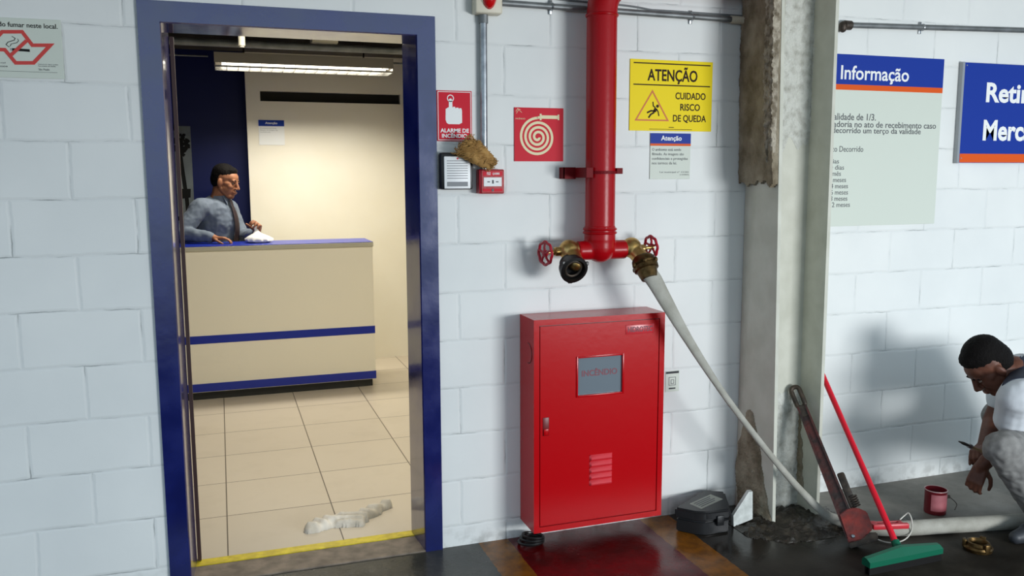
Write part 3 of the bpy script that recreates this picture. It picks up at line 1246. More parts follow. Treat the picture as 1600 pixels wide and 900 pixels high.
def disc(bm, x, z, r, n=16):
    prism(bm, [(x + r * math.cos(2 * PI * i / n), z + r * math.sin(2 * PI * i / n)) for i in range(n)], 'y', yy - .0007, yy + .0002)


disc(b, .8985, 1.862, .0068)
outline(b, [(.891, 1.853), (.884, 1.838)], .014, yy, closed=False)
outline(b, [(.886, 1.840), (.868, 1.842), (.848, 1.833)], .007, yy, closed=False)
outline(b, [(.884, 1.836), (.866, 1.826), (.856, 1.812)], .007, yy, closed=False)
outline(b, [(.889, 1.855), (.878, 1.862), (.876, 1.880)], .005, yy, closed=False)
outline(b, [(.893, 1.850), (.902, 1.838), (.906, 1.820)], .005, yy, closed=False)
obj('falling_figure', b, 'brownprint', t, smooth=False)

# small notice under it
t, y = sign('notice_sign', 'small grey notice headed in blue below the yellow warning sign', .867, 1.066, 1.549, 1.747, 'signgrey')
bars(t, 'header', 'signblue', [(.867, 1.066, 1.703, 1.747)], y)
bars(t, 'stripe', 'signorange', [(.867, 1.066, 1.693, 1.703)], y)
lettering('Atenção', .918, 1.020, 1.711, 1.737, y - .0008, 'white', t, .025)
block_text(t, ['O ambiente está sendo', 'filmado. As imagens são', 'confidenciais e protegidas', 'nos termos da lei.'], .876, 1.683, .0115, .0195, y, 'greyprint', .0068)
block_text(t, ['Lei municipal nº 13.541'], .915, 1.583, .007, .012, y, 'greyprint', .0062)
block_text(t, ['(13/2003)'], 1.015, 1.571, .007, .012, y, 'greyprint', .005)

# hose sign
t, y = sign('hose_sign', 'square red sign with a coiled hose pictogram left of the red pipe', .243, .460, 1.625, 1.843, 'signred')
b = new()
cx, cz = .3455, 1.724
pts = []
for i in range(150):
    a = i / 149 * 2 * PI * 3.72
    rr = .007 + .071 * i / 149
    pts.append((cx + rr * math.cos(PI / 2 - PI * 2 * 3.72 + a + .0), cz + rr * math.sin(PI / 2 - 2 * PI * 3.72 + a)))
pts = [(cx - (p[0] - cx), p[1]) for p in pts]
outline(b, pts, .0105, y, closed=False)
outline(b, [(pts[-1][0] - .002, pts[-1][1]), (.360, pts[-1][1] + .004)], .0105, y, closed=False)
obj('hose_coil', b, 'offwhite', t, smooth=False)
b = new()
outline(b, [(.360, 1.806), (.440, 1.806)], .014, yy + .0002, closed=False)
outline(b, [(.358, 1.793), (.358, 1.819)], .008, y - .0008, closed=False)
outline(b, [(.437, 1.795), (.437, 1.817)], .007, y - .0008, closed=False)
obj('hose_nozzle', b, 'offwhite', t, smooth=False)
b = new()
outline(b, [(.250, 1.826), (.257, 1.838), (.270, 1.834)], .0016, y, closed=False)
outline(b, [(.252, 1.818), (.262, 1.834), (.276, 1.822)], .0014, y, closed=False)
bm_ = obj('small_emblem', b, 'offwhite', t, smooth=False)
lettering('INCÊNDIO', .249, .290, 1.795, 1.802, y, 'offwhite', t)

# fire alarm sign
t, y = sign('fire_alarm_sign', 'red fire alarm sign with a white pressing-hand pictogram beside the door frame', -.081, .063, 1.704, 1.902, 'signred')
b = new()
outline(b, [(-.076, 1.709), (.058, 1.709), (.058, 1.897), (-.076, 1.897)], .0025, y)
obj('border', b, 'white', t, smooth=False)
b = new()
prism(b, [(-.046, 1.788), (-.042, 1.776), (-.034, 1.771), (.010, 1.771), (.022, 1.777), (.022, 1.825), (.019, 1.834), (.011, 1.834), (.010, 1.829), (.007, 1.836), (-.002, 1.836),
          (-.004, 1.831), (-.007, 1.839), (-.015, 1.839), (-.017, 1.833), (-.018, 1.866), (-.022, 1.871), (-.028, 1.871), (-.032, 1.866), (-.032, 1.838), (-.045, 1.830)], 'y', y - .0008, y)
for k in range(20):
    pass
obj('hand_pictogram', b, 'white', t, smooth=False)
b = new()
outline(b, [(-.025 + .0125 * math.cos(2 * PI * i / 24), 1.872 + .0125 * math.sin(2 * PI * i / 24)) for i in range(24)], .0035, y)
obj('button_ring', b, 'white', t, smooth=False)
lettering('ALARME DE', -.068, .050, 1.738, 1.754, y, 'white', t, .03)
lettering('INCÊNDIO', -.062, .042, 1.717, 1.737, y, 'white', t, .03)

# siren
t = thing('fire_siren', 'white louvred alarm siren on a black box beside the door frame', 'siren', (-.012, 0, 1.513))
b = new()
box(b, -.078, .054, -.046, -.001, 1.512, 1.658, .008, 2)
obj('back_box', b, 'darkplastic', t)
b = new()
box(b, -.067, .041, -.054, -.046, 1.516, 1.643, .003, 2)
fc = obj('front_plate', b, 'sirenwhite', t)
bars(t, 'sound_slots', 'slot', [(-.056, .029, 1.6245 - k * .0098, 1.6265 - k * .0098) for k in range(8)], -.054)
bars(t, 'name_strip', mat('siren_strip', '#6f7478', .4), [(-.056, .029, 1.525, 1.543)], -.054)
b = new()
lathe(b, (-.012, -.054, 1.6345), (0, -1, 0), [(0, .0045), (.0012, .004)], 14)
obj('indicator', b, 'redlens', t)

# call point
t = thing('manual_call_point', 'red break-glass manual call point at the foot of the vertical conduit', 'call point', (.13, 0, 1.5))
b = new()
box(b, .078, .184, -.05, -.001, 1.494, 1.592, .005, 2)
obj('housing', b, 'redwheel', t)
b = new()
box(b, .085, .180, -.0545, -.05, 1.497, 1.589, .002, 1)
obj('front_plate', b, 'redpipe', t)
b = new()
box(b, .095, .171, -.0562, -.054, 1.524, 1.560, .001, 1)
gp = obj('glass_plate', b, 'white', t, smooth=False)
bars(t, 'press_marks', 'greyprint', [(.110, .121, 1.540, 1.544), (.130, .137, 1.535, 1.549), (.146, .157, 1.540, 1.544)], -.0562)
bars(t, 'relief_bar', 'signred', [(.092, .174, 1.566, 1.584)], -.0545)
bars(t, 'relief_bar', 'signred', [(.092, .174, 1.503, 1.515)], -.0545)
lettering('FOGO', .108, .124, 1.569, 1.581, -.0553, 'white', t, .02)
lettering('QUEBRE', .132, .162, 1.569, 1.579, -.0553, 'white', t, .02)
b = new()
lathe(b, (.133, -.0545, 1.509), (0, -1, 0), [(0, .006), (.002, .0055)], 16)
obj('key_hole', b, 'blackrub', t)

# wad of fibre hanging over the call point
rnd = random.Random(4)
b = new()
ax0, ax1 = V((.004, -.080, 1.692)), V((.118, -.080, 1.612))
for k in range(480):
    s0 = rnd.uniform(-.08, .55)
    s1 = s0 + rnd.uniform(.35, .75)
    ph = rnd.uniform(0, 2 * PI)
    rad = rnd.uniform(.004, .043)
    tw = rnd.uniform(1.5, 4.0)
    pts = []
    for i in range(10):
        s = min(1.08, s0 + (s1 - s0) * i / 9)
        c = ax0.lerp(ax1, s)
        fat = 1.28 - .62 * s
        a = ph + tw * i / 9
        q = c + V((.70 * math.cos(a), .62 * math.sin(a), .75 * math.cos(a))) * rad * fat
        q += V((rnd.gauss(0, 1), rnd.gauss(0, .7), rnd.gauss(0, 1))) * .0042
        q.y = max(min(q.y, -.040), -.125)
        pts.append(q)
    tube(b, pts, rnd.uniform(.0009, .0019), 4)
for k in range(3):
    pts = [ax0.lerp(ax1, s / 7) + V((.012 * math.sin(s * 1.3 + k * 2.1), -.004, .017 * math.sin(s * 1.3 + k * 2.1))) for s in range(8)]
    tube(b, catmull(pts, 4), [.021 * math.sin(PI * (.12 + .76 * i / 28)) for i in range(29)], 10)
o = obj('fibre_wad', b, 'fibre', base=(.06, -.05, 1.60), angle=80)
tag(o, 'tangled wad of brown sisal fibre hanging on the conduit above the call point', 'fibre')

# no smoking sign
t, y = sign('no_smoking_sign', 'grey no-smoking sign with a red outlined emblem left of the door', -1.665, -1.398, 1.902, 2.099, 'signgrey')
lettering('É proibido fumar neste local.', -1.652, -1.408, 2.064, 2.089, y, 'black', t, .008)


def SP(px, py):
    q = at(px, py, 1, 0)
    return (q.x, q.z)


b = new()
outline(b, [SP(4, 50), SP(35, 50), SP(51, 71), SP(79, 71), SP(53, 98.5), SP(25, 98.5), SP(8, 78), SP(-22, 77)], .0118, y)
outline(b, [SP(17, 87), SP(42, 64)], .0108, y - .0008, closed=False)
obj('emblem_outline', b, 'smokered', t, smooth=False)
b = new()
outline(b, [SP(19.5, 77.5), SP(47, 79.3)], .0085, y, closed=False)
obj('cigarette', b, 'black', t, smooth=False)
b = new()
outline(b, [SP(16.5, 77.3), SP(19.5, 77.5)], .0085, y, closed=False)
obj('cigarette_tip', b, 'lightgrey', t, smooth=False)
b = new()
outline(b, [SP(15, 74), SP(10, 70), SP(13, 66), SP(23, 63), SP(24, 60), SP(19, 57)], .002, y, closed=False)
outline(b, [SP(16, 73), SP(18, 69), SP(27, 67), SP(29.5, 64), SP(28, 61)], .0016, y, closed=False)
obj('smoke_curls', b, 'black', t, smooth=False)
lettering('Denuncie: ligue grátis', SP(60, 99)[0], SP(91, 99)[0], SP(60, 101.5)[1], SP(60, 99.8)[1], y, 'greyprint', t, name='small_print')
lettering('Secretaria da Saúde', SP(60, 99)[0], SP(87, 99)[0], SP(60, 104)[1], SP(60, 102.4)[1], y, 'greyprint', t, name='small_print')
lettering('São Paulo', SP(60, 99)[0], SP(77, 99)[0], SP(60, 110)[1], SP(60, 107)[1], y, 'greyprint', t, name='small_print')
lettering('Lei estadual', SP(-35, 99)[0], SP(9, 99)[0], SP(0, 99)[1], SP(0, 97)[1], y, 'greyprint', t, name='small_print')
lettering('nº 13.541 / 2009', SP(-35, 99)[0], SP(12, 99)[0], SP(0, 105)[1], SP(0, 102.6)[1], y, 'greyprint', t, name='small_print')
bars(t, 'rule', 'greyprint', [(-1.655, SP(90, 112)[0], 1.9225, 1.9235)], y)

# information board
t, y = sign('information_board', 'tall pale information board with a blue header, just right of the column', 1.60, 2.460, 1.322, 2.121, 'signgrey', .005)
bars(t, 'header', 'signblue', [(1.60, 2.460, 1.984, 2.121)], y)
bars(t, 'stripe', 'signorange', [(1.60, 2.460, 1.959, 1.984)], y)


def IP(px, py):
    q = at(px, py, 1, y)
    return (q.x, q.z)


def line_px(tt, s, xl, yt, xr, yb, m, bold=0.0, name='small_print', yy_=None):
    a, c = IP(xl, yb), IP(xr, yt)
    zt, zb = IP(xl, yt)[1], a[1]
    lettering(s, a[0], c[0], zb, zt, yy_ if yy_ is not None else y, m, tt, bold, name)


line_px(t, 'Informação', 1313, 101.5, 1421, 129, 'white', .015, 'lettering', y - .0008)
line_px(t, 'mínimo de validade de 1/3.', 1244, 175, 1369, 186, 'greyprint', .008)
line_px(t, 'devolver a mercadoria no ato de recebimento caso', 1222, 187, 1463, 197, 'greyprint', .008)
line_px(t, 'o prazo decorrido um terço da validade', 1261, 198, 1439, 210, 'greyprint', .008)
line_px(t, 'Prazo Decorrido', 1288, 228, 1349, 237, 'greyprint', 0)
for i, s in enumerate(['20 dias', '40 dias', '1 mês', '2 meses', '4 meses', '6 meses', '8 meses', '12 meses']):
    yy0 = 248 + i * 9.75
    xr = (1311, 1319, 1314, 1322, 1325, 1325, 1324, 1328)[i]
    line_px(t, s, xr - len(s) * 3.9, yy0, xr, yy0 + 7.5, 'greyprint', 0)

# goods pickup board
t, y = sign('pickup_board', 'blue pickup board with large white words at the right edge of the photo', 2.575, 3.62, 1.622, 2.109, 'signblue', .022)
bars(t, 'stripe', 'signorange', [(2.577, 3.62, 1.624, 1.667)], y)
b = new()
box(b, 2.560, 2.5755, -.024, -.0012, 1.620, 2.111, .001, 1)
obj('edge_channel', b, 'alu', t, smooth=False)
for z in (1.645, 2.095):
    b = new()
    lathe(b, (2.587, y, z), (0, -1, 0), [(0, .004), (.002, .003)], 10)
    obj('screw', b, 'alu', t)
l1, l2 = IP(1540, 162), IP(1540, 128)
l3, l4 = IP(1535, 220), IP(1536, 187)
wR = IP(1590, 150)[0] - l1[0]
lettering('Retirada', l1[0], l1[0] + wR * 2.32, l1[1] + .006, l2[1] - .002, y, 'white', t, .03)
lettering('Mercadoria', l3[0], l3[0] + wR * 2.9, l3[1], l4[1], y, 'white', t, .03)

# small sticker right of the cabinet
t, y = sign('wall_sticker', 'small white sticker with a black header on the wall right of the cabinet', .966, 1.036, .588, .685, 'signgrey', .0008, 'sticker')
bars(t, 'header', 'slot', [(.968, 1.034, .672, .682)], y)
b = new()
outline(b, [(.984, .618), (1.018, .618), (1.018, .655), (.984, .655)], .002, y)
outline(b, [(.995, .625), (1.009, .625), (1.009, .643), (.995, .643)], .002, y)
obj('pictogram', b, 'greyprint', t, smooth=False)
bars(t, 'small_print', 'slot', [(.984, 1.018, .600, .606)], y)

# ------------------------------------------------------------------ reception furniture
t = thing('reception_counter', 'cream reception counter with blue stripes and a blue top', 'counter', (-.7, 3.0, .008))
CX0, CX1, CY0, CY1 = -2.05, .135, 2.862, 3.18
b = new()
box(b, CX0, CX1, CY0, CY1, .066, 1.058, .002)
obj('body', b, 'counter', t, smooth=False)
b = new()
box(b, CX0, CX1 + .003, CY0 - .003, CY1, .412, .468, .001)
obj('stripe', b, 'counterblue', t, smooth=False)
b = new()
box(b, CX0, CX1 + .003, CY0 - .003, CY1, .070, .128, .001)
obj('bottom_stripe', b, 'counterblue', t, smooth=False)
b = new()
box(b, CX0, CX1 - .02, CY0 + .03, CY1 - .02, .008, .066)
obj('plinth', b, 'plinth', t, smooth=False)
b = new()
box(b, CX0, CX1 + .004, CY0 - .012, CY1 + .06, 1.058, 1.088, .002)
obj('top_edge', b, 'countertrim', t, smooth=False)
b = new()
box(b, CX0, CX1 + .002, CY0 - .010, CY1 + .058, 1.0882, 1.092, .001)
obj('top', b, 'counterblue', t, smooth=False)

# ceiling lamps
def ceiling_lamp(label, LX0, LX1, LY0, LZ0, energy, spread=138):
    LY1, LZ1 = LY0 + .22, LZ0 + .10
    mx, my = (LX0 + LX1) / 2, LY0 + .11
    t = thing('ceiling_lamp', label, 'lamp', (mx, my, LZ0))
    b = new()
    box(b, LX0, LX1, LY0, LY1, LZ1 - .004, LZ1)
    box(b, LX0, LX1, LY0, LY0 + .004, LZ0 + .03, LZ1 - .004)
    box(b, LX0, LX1, LY1 - .004, LY1, LZ0 + .03, LZ1 - .004)
    box(b, LX0, LX0 + .004, LY0 + .004, LY1 - .004, LZ0 + .03, LZ1 - .004)
    box(b, LX1 - .004, LX1, LY0 + .004, LY1 - .004, LZ0 + .03, LZ1 - .004)
    obj('housing', b, 'lampbody', t, smooth=False)
    b = new()
    box(b, LX0 + .002, LX1 - .002, LY0 - .002, LY0 + .003, LZ0, LZ0 + .012)
    box(b, LX0 + .002, LX1 - .002, LY1 - .003, LY1 + .002, LZ0, LZ0 + .03)
    for k in range(17):
        x = LX0 + .004 + k * (LX1 - LX0 - .011) / 16
        box(b, x, x + .003, LY0, LY1, LZ0, LZ0 + .03)
    obj('louvre_grid', b, 'louvre', t, smooth=False)
    for yy2 in (LY0 + .055, LY1 - .055):
        b = new()
        cyl(b, (LX0 + .05, yy2, LZ0 + .042), (LX1 - .03, yy2, LZ0 + .042), .013, 14)
        obj('tube', b, 'tube', t)
    for xx in (LX0 + .2, LX1 - .2):
        b = new()
        cyl(b, (xx, my, LZ1), (xx, my, RZ), .006, 8)
        obj('hanger', b, 'iron', t)
    lamp = area_light('lamp_light', (mx, my, LZ0 - .01), (mx, my, 0), 1.10, .17, energy, (1.0, .945, .82), spread)
    lamp.parent = t
    lamp.location = V((0, 0, -.01))


la, lb = at(335, 105, 1, 3.0), at(615, 113, 1, 3.0)
ceiling_lamp('long louvred fluorescent ceiling lamp hanging over the reception counter', la.x, lb.x, 3.0, (la.z + lb.z) / 2, 24)
ceiling_lamp('fluorescent ceiling lamp hidden above the doorway, inside the reception room', -.95, .29, .75, 2.42, 30, 172)

# notice on the partition
t = thing('partition_notice', 'small white notice with a blue header on the cream partition', 'sign', (-.487, RY, 1.82))
y = RY - .0012
b = new()
box(b, -.587, -.387, y - .002, y, 1.818, 2.016)
obj('board', b, 'white', t, smooth=False)
bars(t, 'header', 'signblue', [(-.587, -.387, 1.968, 2.016)], y - .002)
lettering('Atenção', -.535, -.44, 1.980, 2.002, y - .0028, 'white', t, .02)
block_text(t, ['O ambiente está sendo', 'filmado. As imagens são', 'confidenciais'], -.575, 1.955, .008, .015, y - .002, 'lightgrey', .006)

# picture on the navy wall
t = thing('wall_picture', 'narrow grey picture of a dark street post on the navy wall', 'picture', (-1.18, 4.05, 1.2))
b = new()
box(b, -1.26, -1.105, 4.040, 4.049, 1.06, 1.968)
obj('print', b, 'picgrey', t, smooth=False)
b = new()
y = 4.040
outline(b, [(-1.195, 1.80), (-1.180, 1.62), (-1.160, 1.40), (-1.145, 1.10)], .03, y, .001, closed=False)
prism(b, [(-1.205, 1.47), (-1.125, 1.47), (-1.13, 1.40), (-1.20, 1.39)], 'y', y - .0014, y)
rnd = random.Random(2)
for k in range(40):
    x, z, r_ = rnd.gauss(-1.185, .035), rnd.gauss(1.845, .05), rnd.uniform(.008, .026)
    x = min(max(x, -1.255 + r_), -1.11 - r_)
    n_ = 9
    prism(b, [(x + r_ * rnd.uniform(.6, 1.2) * math.cos(2 * PI * i / n_), z + r_ * rnd.uniform(.6, 1.2) * math.sin(2 * PI * i / n_)) for i in range(n_)], 'y', y - .0008 - k * 1e-5, y)
prism(b, [(-1.255, 1.06), (-1.11, 1.06), (-1.11, 1.27), (-1.16, 1.24), (-1.2, 1.28), (-1.255, 1.22)], 'y', y - .0006, y)
obj('dark_silhouette', b, 'picblack', t, smooth=False)

# rag on the tiles
b = new()
rnd = random.Random(9)
bones = [((-.585, .355), (-.50, .395), .045), ((-.50, .395), (-.40, .385), .05), ((-.40, .39), (-.30, .45), .042), ((-.32, .43), (-.225, .505), .026), ((-.47, .37), (-.38, .345), .03), ((-.41, .35), (-.35, .375), .022)]
g = {}
for i in range(91):
    for j in range(51):
        x, yq = -.66 + i / 90 * .48, .27 + j / 50 * .29
        d = -1
        for (a, c, r_) in bones:
            A, C = V(a), V(c)
            s = max(0, min(1, (V((x, yq)) - A).dot(C - A) / (C - A).length_squared))
            d = max(d, 1 - (V((x, yq)) - A.lerp(C, s)).length / r_)
        d += .22 * noise.noise(V((x * 26, yq * 26, 1)))
        if d > 0:
            fold = .5 + .5 * math.sin(x * 55 + yq * 120 + 5 * noise.noise(V((x * 11, yq * 11, 4))))
            hgt = .010 + .018 * min(1, d * 2.2) + .016 * fold * min(1, d * 2)
            g[i, j] = b.verts.new((x, yq, .0085 + hgt * min(1, d * 6)))
for (i, j) in list(g):
    c = [(i, j), (i + 1, j), (i + 1, j + 1), (i, j + 1)]
    if all(q in g for q in c):
        b.faces.new([g[q] for q in c])
r = bmesh.ops.extrude_edge_only(b, edges=[e for e in b.edges if len(e.link_faces) == 1])
for v in [q for q in r['geom'] if isinstance(q, bmesh.types.BMVert)]:
    v.co.z = .0082
bmesh.ops.delete(b, geom=[v for v in b.verts if not v.link_faces], context='VERTS')
tag(obj('floor_rag', b, 'rag', base=(-.42, .4, .008), angle=80), 'crumpled white rag lying on the tiles inside the doorway', 'rag')

# ------------------------------------------------------------------ things on the dock floor
# black tool box
t = thing('tool_box', 'black plastic case with a white label, on the floor left of the column', 'case', (1.12, -.13, 0))
TB = [(.925, -.175), (1.165, -.030), (1.245, -.080), (1.150, -.275), (1.030, -.270), (.985, -.245)]
tcx, tcy = 1.09, -.155


def tb_ring(k):
    return [(tcx + (x - tcx) * k, tcy + (y - tcy) * k) for x, y in reversed(TB)]


b = new()
prism(b, tb_ring(.93), 'z', .002, .064)
bmesh.ops.bevel(b, geom=b.edges[:], offset=.006, segments=2, affect='EDGES')
obj('base', b, 'darkplastic', t)
b = new()
prism(b, tb_ring(1.0), 'z', .068, .112)
bmesh.ops.bevel(b, geom=b.edges[:], offset=.009, segments=3, affect='EDGES')
lid = obj('lid', b, 'darkplastic', t)
b = new()
box(b, 1.08, 1.115, -.281, -.268, .045, .09, .003, 2)
obj('catch', b, 'darkplastic', t)
b = new()
LQ = [at(px, py, 2, .1125) for px, py in ((1077.5, 787), (1110.5, 772.3), (1129.8, 779.8), (1096, 795.3))]
lv_ = [b.verts.new(p) for p in LQ]
b.faces.new(lv_)
bmesh.ops.solidify(b, geom=b.faces[:], thickness=.0006)
ol = obj('label_sticker', b, 'signgrey', lid, smooth=False)
ol['label'] = 'white paper label sticker'
b = new()
for k in range(4):
    f0, f1 = .16 + k * .19, .24 + k * .19
    q = [LQ[0].lerp(LQ[3], f).lerp(LQ[1].lerp(LQ[2], f), g_) + V((0, 0, .0008)) for f, g_ in ((f0, .1), (f0, .85 - .1 * (k % 2)), (f1, .85 - .1 * (k % 2)), (f1, .1))]
    b.faces.new([b.verts.new(p) for p in q])
obj('label_print', b, 'greyprint', lid, smooth=False)

# pipe wrench leaning on the column web
t = thing('pipe_wrench', 'large rusty red pipe wrench leaning against the column', 'wrench', (1.58, -.54, 0))
A = at(1337, 846, 2, .025)
Bp = at(1240, 603, 1, -.175)
ax = (Bp - A).normalized()
view = (CAM - (A + Bp) / 2).normalized()
sd = ax.cross(view).normalized()      # to the image left/right
if sd.x < 0:
    sd = -sd
nn = sd.cross(ax).normalized()
WL = (Bp - A).length
MW = Matrix((sd, nn, ax)).transposed().to_4x4()
MW.translation = A


def wl_prism(bm, pts, ha, hb):
    """polygon in wrench plane: (side, along)"""
    va = [bm.verts.new(MW @ V((p[0], ha, p[1]))) for p in pts]
    vb = [bm.verts.new(MW @ V((p[0], hb, p[1]))) for p in pts]
    bm.faces.new(va)
    bm.faces.new(list(reversed(vb)))
    n = len(pts)
    for i in range(n):
        j = (i + 1) % n
        bm.faces.new((va[j], va[i], vb[i], vb[j]))


b = new()
wl_prism(b, [(-.029, .02), (.027, .02), (.025, .18), (.021, WL - .11), (-.021, WL - .11), (-.027, .18)], -.010, .010)
# raised flanges of the I-section
wl_prism(b, [(-.031, .02), (-.020, .02), (-.013, WL - .10), (-.022, WL - .10)], -.018, .018)
wl_prism(b, [(.020, .02), (.029, .02), (.022, WL - .10), (.013, WL - .10)], -.018, .018)
obj('handle', b, 'wrench', t, smooth=False)
b = new()
loop = []
for i in range(24):
    a = 2 * PI * i / 24
    s, l = .0185 * math.cos(a), .0185 * math.sin(a)
    l += (.030 if l > 0 else -.030)
    loop.append(MW @ V((s, 0, WL - .055 + l)))
tube(b, loop, .0105, 10, closed=True)
box(b, -.022, .022, -.012, .012, WL - .15, WL - .095, .003, 1, MW)
obj('handle_loop', b, 'iron', t)
b = new()
wl_prism(b, [(-.030, .00), (.030, .0), (.085, .03), (.088, .10), (.060, .125), (.022, .135), (-.024, .12)], -.022, .022)
bmesh.ops.bevel(b, geom=b.edges[:], offset=.004, segments=2, affect='EDGES')
obj('head', b, 'wrenchred', t)
b = new()
wl_prism(b, [(-.034, -.022), (.088, -.020), (.095, .012), (.06, .020), (-.03, .016)], -.018, .018)
bmesh.ops.bevel(b, geom=b.edges[:], offset=.004, segments=2, affect='EDGES')
obj('lower_jaw', b, 'iron', t)
b = new()
box(b, .030, .062, -.013, .013, .13, .285, .008, 2, MW)
obj('hook_jaw', b, 'iron', t)
b = new()
for k in range(5):
    lathe(b, MW @ V((.056, 0, .133 + k * .010)), ax, [(0, .016), (.002, .020), (.006, .020), (.008, .016)], 18)
obj('adjusting_nut', b, 'iron', t)
b = new()
lathe(b, MW @ V((-.002, -.026, .022)), MW.to_3x3() @ V((0, -1, 0)), [(-.01, .008), (0, .008), (.003, .005)], 14)
lathe(b, MW @ V((-.002, .026, .022)), MW.to_3x3() @ V((0, 1, 0)), [(-.01, .008), (0, .008), (.003, .005)], 14)
obj('pivot_bolt', b, 'steel', t)

# squeegee
t = thing('floor_squeegee', 'green floor squeegee with a long red handle leaning behind the column', 'squeegee', (1.66, -.74, 0))
SA, SB = at(1353, 880, 2, .045), at(1467, 857, 2, .045)
sdir = (SB - SA).normalized()
sn = V((-sdir.y, sdir.x, 0))
SM = Matrix((sdir, sn, V((0, 0, 1)))).transposed().to_4x4()
SM.translation = V((SA.x, SA.y, .014))
SL = (SB - SA).length
b = new()
mid = SL * .47
for x0_, x1_, t0, t1 in ((0, mid, .0, .022), (mid, SL, .022, .0)):
    rs = []
    for x_, tp in ((x0_, t0), (x1_, t1)):
        rs.append([SM @ V((x_, yq, z_)) for yq, z_ in ((-.022, .018), (-.022, .040), (-.004, .050 + tp), (.012, .052 + tp), (.022, .042), (.022, .018))])
    rings(b, rs)
hb = at(1403, 856, 2, .062)
ht = at(1287, 590, 1, -.165)
hd = (ht - hb).normalized()
lathe(b, hb - hd * .02, hd, [(0, .02), (.01, .0185), (.05, .0165), (.052, .012)], 20)
obj('squeegee_head', b, 'green', t)
b = new()
for o_ in (-.012, .006):
    box(b, .003, SL - .003, o_ - .006, o_ + .002, -.013, .020, 0, 1, SM)
obj('rubber_blade', b, 'blackrub', t, smooth=False)
b = new()
hend = hb + hd * ((-.035 - hb.y) / hd.y)
cyl(b, hb + hd * .02, hend, .0125, 18)
ell(b, hend, (.0135, .0135, .0135))
obj('handle', b, 'handlered', t)

# red plastic grip with a white cord loop
t = thing('red_grip', 'red plastic hand tool with a white cord loop lying on the hose', 'tool', (1.80, -.52, .06))
g0, g1 = at(1361, 825, 2, .07), at(1417, 823, 2, .07)
gd = (g1 - g0).normalized()
gn = V((-gd.y, gd.x, 0))
GM = Matrix((gd, gn, V((0, 0, 1)))).transposed().to_4x4()
GM.translation = g0
GL = (g1 - g0).length
b = new()
box(b, .0, GL, -.022, .0, -.002, .022, .006, 2, GM)
box(b, .01, GL * .9, .018, .030, .0, .018, .005, 2, GM)
box(b, .0, .03, -.02, .03, -.001, .021, .005, 2, GM)
box(b, GL * .78, GL * .92, -.02, .03, -.001, .019, .005, 2, GM)
obj('grip_body', b, 'redplastic', t)
b = new()
pc = [at(1360, 832, 2, .045), at(1372, 843, 2, .01), at(1392, 848, 2, .006), at(1412, 844, 2, .006), at(1423, 832, 2, .03), at(1425, 815, 2, .085), at(1420, 802, 2, .11), at(1414, 805, 2, .10), at(1406, 812, 2, .085)]
tube(b, catmull(pc, 6), .0028, 8)
obj('cord', b, 'cord', t)

# paint can
cc = at(1462, 802, 2, .0)
cc.y += .045
cx, cy = 2.185, -.385
t = thing('paint_can', 'small open paint can with a pink label, dripping red, on the floor', 'can', (cx, cy, 0))
b = new()
lathe(b, (cx, cy, 0), (0, 0, 1), [(0, .045), (.003, .0475), (.106, .0475), (.110, .049), (.113, .0475), (.112, .045), (.095, .0445), (.02, .0445), (.018, .001)], 36)
obj('can_body', b, 'canred', t)
b = new()
for k, (a0, a1) in enumerate(((-2.75, -.6),)):
    rs = []
    for z_ in (.024, .106):
        pass
    n = 20
    for i in range(n):
        a, a2 = a0 + (a1 - a0) * i / n, a0 + (a1 - a0) * (i + 1) / n
        q = [b.verts.new((cx + .0486 * math.cos(a_), cy + .0486 * math.sin(a_), z_)) for a_, z_ in ((a, .020), (a2, .020), (a2, .098), (a, .098))]
        b.faces.new(q)
bmesh.ops.remove_doubles(b, verts=b.verts[:], dist=1e-5)
bmesh.ops.solidify(b, geom=b.faces[:], thickness=.0006)
obj('paper_label', b, 'pinkcan', t)
b = new()
torus(b, (cx, cy, .1115), (0, 0, 1), .048, .0026, 36, 8)
obj('rim', b, 'cantin', t)
b = new()
lathe(b, (cx, cy, .085), (0, 0, 1), [(0, .001), (0, .044), (.003, .044), (.0035, .001)], 30)
obj('paint', b, 'canred', t)
b = new()
cyl(b, (cx + .044, cy - .015, .075), (cx + .062, cy - .020, .075), .008, 12)
tube(b, catmull([(cx + .062, cy - .019, .075), (cx + .075, cy - .05, .05), (cx + .04, cy - .075, .035)], 5), .002, 6)
obj('bail_handle', b, 'iron', t)

# brass coupling on the floor
bc = at(1528, 852, 2, .02)
t = thing('brass_coupling', 'loose brass hose coupling ring lying on the dark floor', 'coupling', (bc.x, bc.y, 0))
b = new()
lathe(b, (bc.x, bc.y, .001), (0, 0, 1), [(0, .042), (0, .054), (.014, .058), (.022, .054), (.024, .046), (.036, .044), (.038, .037), (.032, .033), (.004, .033), (0, .042)], 40, False)
obj('ring', b, 'bronze', t)
for k in range(3):
    b = new()
    a = 2 * PI * k / 3 + .4
    box(b, -.012, .012, -.007, .007, .006, .044, .004, 2, Matrix.Translation((bc.x + .052 * math.cos(a), bc.y + .052 * math.sin(a), 0)) @ Matrix.Rotation(a + PI / 2, 4, 'Z'))
    obj('lug', b, 'bronze', t)

# ------------------------------------------------------------------ people


